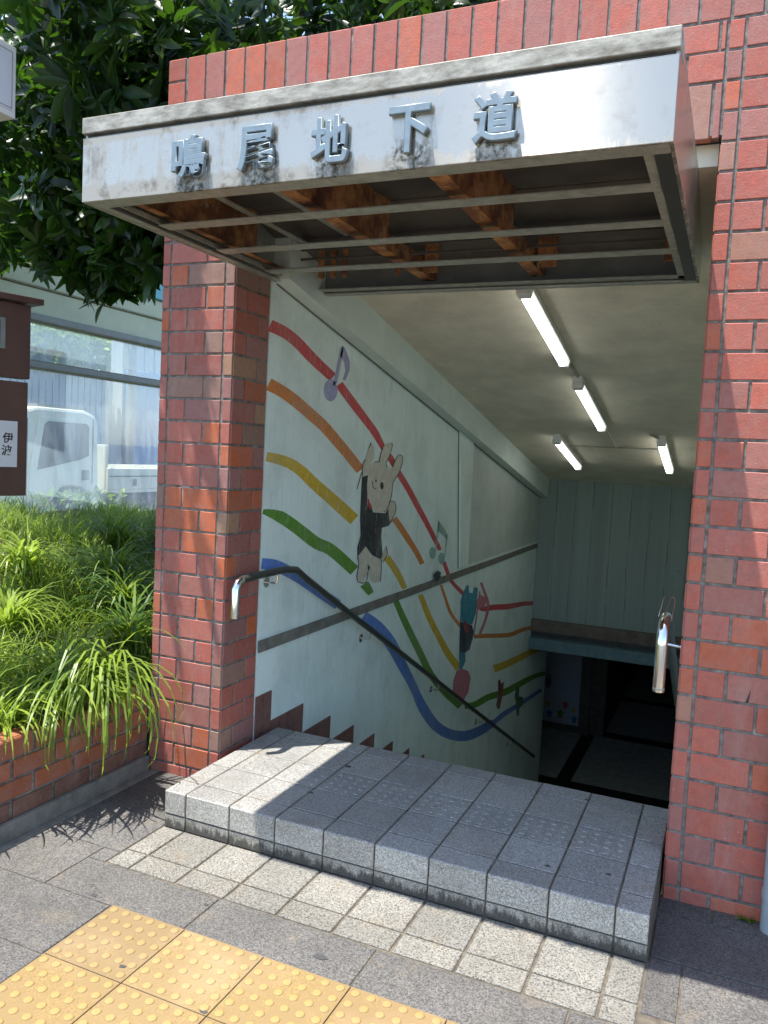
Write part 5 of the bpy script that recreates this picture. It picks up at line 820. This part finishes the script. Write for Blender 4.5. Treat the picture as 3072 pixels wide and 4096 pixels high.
# ------------------------------------------------------------------ trees
def leaf_cloud(centers, sizes, nper, llen, lwid, name, mat, parent, rnd, axis_up=.35, tintf=None):
    # rosettes of leaves, vectorised; each leaf = 6 quads folded along the midrib
    n = len(centers); prof = np.array([[0, .10], [.18, .62], [.42, 1.0], [.68, .86], [.88, .45], [1.0, .03]])
    V = []; F = []; T = []; base = 0
    C = np.repeat(np.asarray(centers), nper, 0); k = len(C)
    ax = np.repeat(rnd.normal(size=(n, 3))*np.array([.7, .7, .5])+np.array([0, 0, axis_up]), nper, 0); ax /= np.linalg.norm(ax, axis=1)[:, None]
    d = rnd.normal(size=(k, 3)); d /= np.linalg.norm(d, axis=1)[:, None]
    d = d - (d*ax).sum(1)[:, None]*ax; d /= np.linalg.norm(d, axis=1)[:, None]
    d = d + ax*rnd.uniform(-.25, .9, (k, 1)); d /= np.linalg.norm(d, axis=1)[:, None]
    side = np.cross(d, ax); side /= np.linalg.norm(side, axis=1)[:, None]; nor = np.cross(side, d)
    L = llen*rnd.uniform(.65, 1.25, (k, 1)); Wd = lwid*L/llen*rnd.uniform(.8, 1.2, (k, 1)); sz = np.repeat(np.asarray(sizes), nper)[:, None]; L = L*sz; Wd = Wd*sz
    C = C + d*rnd.uniform(.0, .02, (k, 1)) + ax*rnd.uniform(-.03, .03, (k, 1))
    curl = rnd.uniform(.05, .35, (k, 1))
    rows = []
    for t, w_ in prof:
        mid = C + d*L*t - nor*(curl*L*t*t); e = side*Wd*w_*.5; up = nor*Wd*w_*.16
        rows.append(np.stack([mid-e+up, mid, mid+e+up], 1))
    P = np.stack(rows, 1)  # k,6,3,3
    V = P.reshape(-1, 3); idx = np.arange(k)[:, None, None]*18; ii = np.arange(5)[None, :, None]*3; jj = np.arange(2)[None, None, :]
    a = idx+ii+jj; Fq = np.stack([a, a+1, a+4, a+3], -1).reshape(-1, 4)
    tint = np.clip(rnd.normal(.35, .30, k) + (rnd.random(k) < .06)*.6, 0, 1.6)
    if tintf is not None: tint = tintf(C, tint)
    me = bpy.data.meshes.new(name); me.vertices.add(len(V)); me.vertices.foreach_set('co', V.ravel())
    me.loops.add(Fq.size); me.loops.foreach_set('vertex_index', Fq.ravel().astype(np.int32)); me.polygons.add(len(Fq))
    me.polygons.foreach_set('loop_start', np.arange(0, Fq.size, 4, dtype=np.int32)); me.polygons.foreach_set('loop_total', np.full(len(Fq), 4, np.int32))
    me.update(calc_edges=True); ca = me.color_attributes.new('tint', 'FLOAT_COLOR', 'CORNER')
    tt = np.repeat(tint, 40); ca.data.foreach_set('color', np.stack([tt, tt, tt, np.ones_like(tt)], 1).ravel().astype(np.float32))
    me.materials.append(mat); me.shade_smooth(); o = bpy.data.objects.new(name, me); COL.objects.link(o); par(o, parent); return o
tr = thing('evergreen_tree', 'large glossy-leaved evergreen tree hanging over the left of the brick entrance', 'tree', (-1.9, 2.9, .3))
b = MB(); b.tube([(-1.9, 2.9, .2), (-1.85, 2.85, 1.2), (-1.7, 2.75, 2.3), (-1.75, 2.6, 3.2), (-1.6, 2.6, 4.6), (-1.5, 2.5, 6.0)], [.15, .13, .115, .10, .07, .03], 12); b.build('trunk', M['bark'], tr)
def lowz(x, y):  # underside of the crown
    return 2.40 + .26*max(0, y) + (.20 if x < -1.9 - .5*y else 0) + .07*math.sin(3.1*x+2.0*y) + .05*math.sin(7*x)
cen = []; rt = random.Random(5)
def okp(x, y, z):
    if z < lowz(x, y) + .06: return False
    if y < .40 and x > -.07: return False
    if x > -.10 and z < 3.30: return False
    if y < -.75: return False
    return True
lobes = [((-.40, -.26, 3.75), (.36, .25, .6), 48), ((-.20, .28, 3.2), (.28, .30, .7), 60), ((-.75, .35, 3.6), (.6, .4, .8), 120), ((-.9, .9, 2.85), (.8, .4, .30), 120), ((-.50, .65, 2.66), (.45, .4, .22), 90), ((-.95, .75, 2.68), (.5, .3, .18), 60), ((-1.0, 1.0, 3.35), (1.0, .9, .85), 260), ((-2.0, 1.2, 3.9), (1.1, 1.1, 1.0), 270), ((-2.9, 1.9, 4.2), (1.2, 1.2, 1.1), 230), ((-.6, .9, 4.1), (.9, .9, .9), 200), ((-1.2, 2.2, 4.6), (1.5, 1.1, 1.1), 260), ((.9, 2.2, 4.5), (1.5, 1.0, .9), 380), ((.3, 2.6, 5.0), (1.8, .8, 1.0), 260), ((1.2, 1.0, 3.9), (.9, .5, .5), 130), ((-.45, .35, 3.2), (.45, .50, .6), 90), ((-2.2, 1.5, 3.2), (1.0, .8, .45), 120), ((-1.0, 1.5, 5.2), (2.4, 1.4, .7), 220), ((-3.6, 2.4, 4.8), (1.2, 1.4, 1.2), 160), ((-1.2, .75, 2.95), (.8, .45, .35), 110), ((-.35, 1.0, 2.9), (.35, .6, .4), 60), ((.6, 1.4, 3.75), (.8, .6, .5), 90)]
for c, r_, n in lobes:
    i = 0; tries = 0
    while i < n and tries < n*30:
        tries += 1; v = np.array([rt.gauss(0, 1) for _ in range(3)]); v /= np.linalg.norm(v); q = rt.random()**.45
        p = [c[a]+v[a]*r_[a]*q for a in range(3)]
        if okp(*p): cen.append(p); i += 1
# hanging spray
for p in ((-1.24, .78, 2.56), (-1.12, .82, 2.50), (-1.00, .84, 2.53), (-1.34, .74, 2.63), (-.90, .86, 2.60), (-.80, .88, 2.66), (-1.16, .80, 2.66), (-1.30, .76, 2.72), (-1.05, .8, 2.72)): cen.append(p)
print('rosettes', len(cen))
leaf_cloud(cen, [rt.uniform(.75, 1.25) for _ in cen], 11, .132, .045, 'crown', M['leaf'], tr, rng, tintf=lambda C, t: np.clip(t*.8 + np.clip((C[:, 2]-4.6)*.45, 0, .5) + (rng.random(len(C)) < .03)*1.0 + np.clip((-C[:, 0]-1.6)*.25, 0, .3)*(rng.random(len(C)) < .5), 0, 1.5))  # lighter tint toward crown top and left paints in sunlit leaves
b = MB()
for i in range(0, len(cen), 26):
    e = Vector(cen[i]); h = min(max(e.z-.5-rt.random()*.4, 3.5), 5.6); s0 = Vector((-1.7+.1*(h-2.5)/3, 2.65, h)); mid = s0.lerp(e, .55)+Vector((rt.uniform(-.12, .12), rt.uniform(-.12, .12), rt.uniform(.0, .2)))
    if e.x > -.1 or e.z < 3.3 or e.y < .3: continue
    b.tube([s0, mid, e], [.028, .014, .004], 6)
b.build('branches', M['bark'], tr)
for (x, y, r_, h, lab) in ((-13.6, 11.8, 1.3, 3.7, 'rounded bush seen through the left of the upper glass pane'), (-13.9, 13.4, 1.0, 3.6, 'pale green bush beside the utility pole beyond the glass')):
    t = thing('garden_tree', lab, 'tree', (x, y, 0), 'trees beyond the glass')
    b = MB(); b.tube([(x, y, 0), (x, y, h-.3)], [.1, .05], 8); b.build('trunk', M['bark'], t)
    cc = []
    for i in range(380):
        v = np.array([rt.gauss(0, 1) for _ in range(3)]); v /= np.linalg.norm(v); cc.append([x+v[0]*r_, y+v[1]*r_, h+.2+v[2]*r_*.8])
    leaf_cloud(cc, [1.0]*len(cc), 7, .22, .10, 'crown', M['bush'], t, rng)
b = MB()
hd = thing('low_hedge', 'low sunlit hedge in front of the truck beyond the glass', 'hedge', (-5.0, 3.8, 0))
cc = [[-5.0+rt.uniform(-.35, .35), rt.uniform(1.5, 5.2), rt.uniform(.15, .95)*(1 if rt.random() < .7 else .6)] for _ in range(420)]
leaf_cloud(cc, [1.0]*len(cc), 7, .12, .05, 'foliage', M['bush'], hd, rng)
S.cycles.max_bounces = 10; S.cycles.diffuse_bounces = 5; S.cycles.transparent_max_bounces = 12
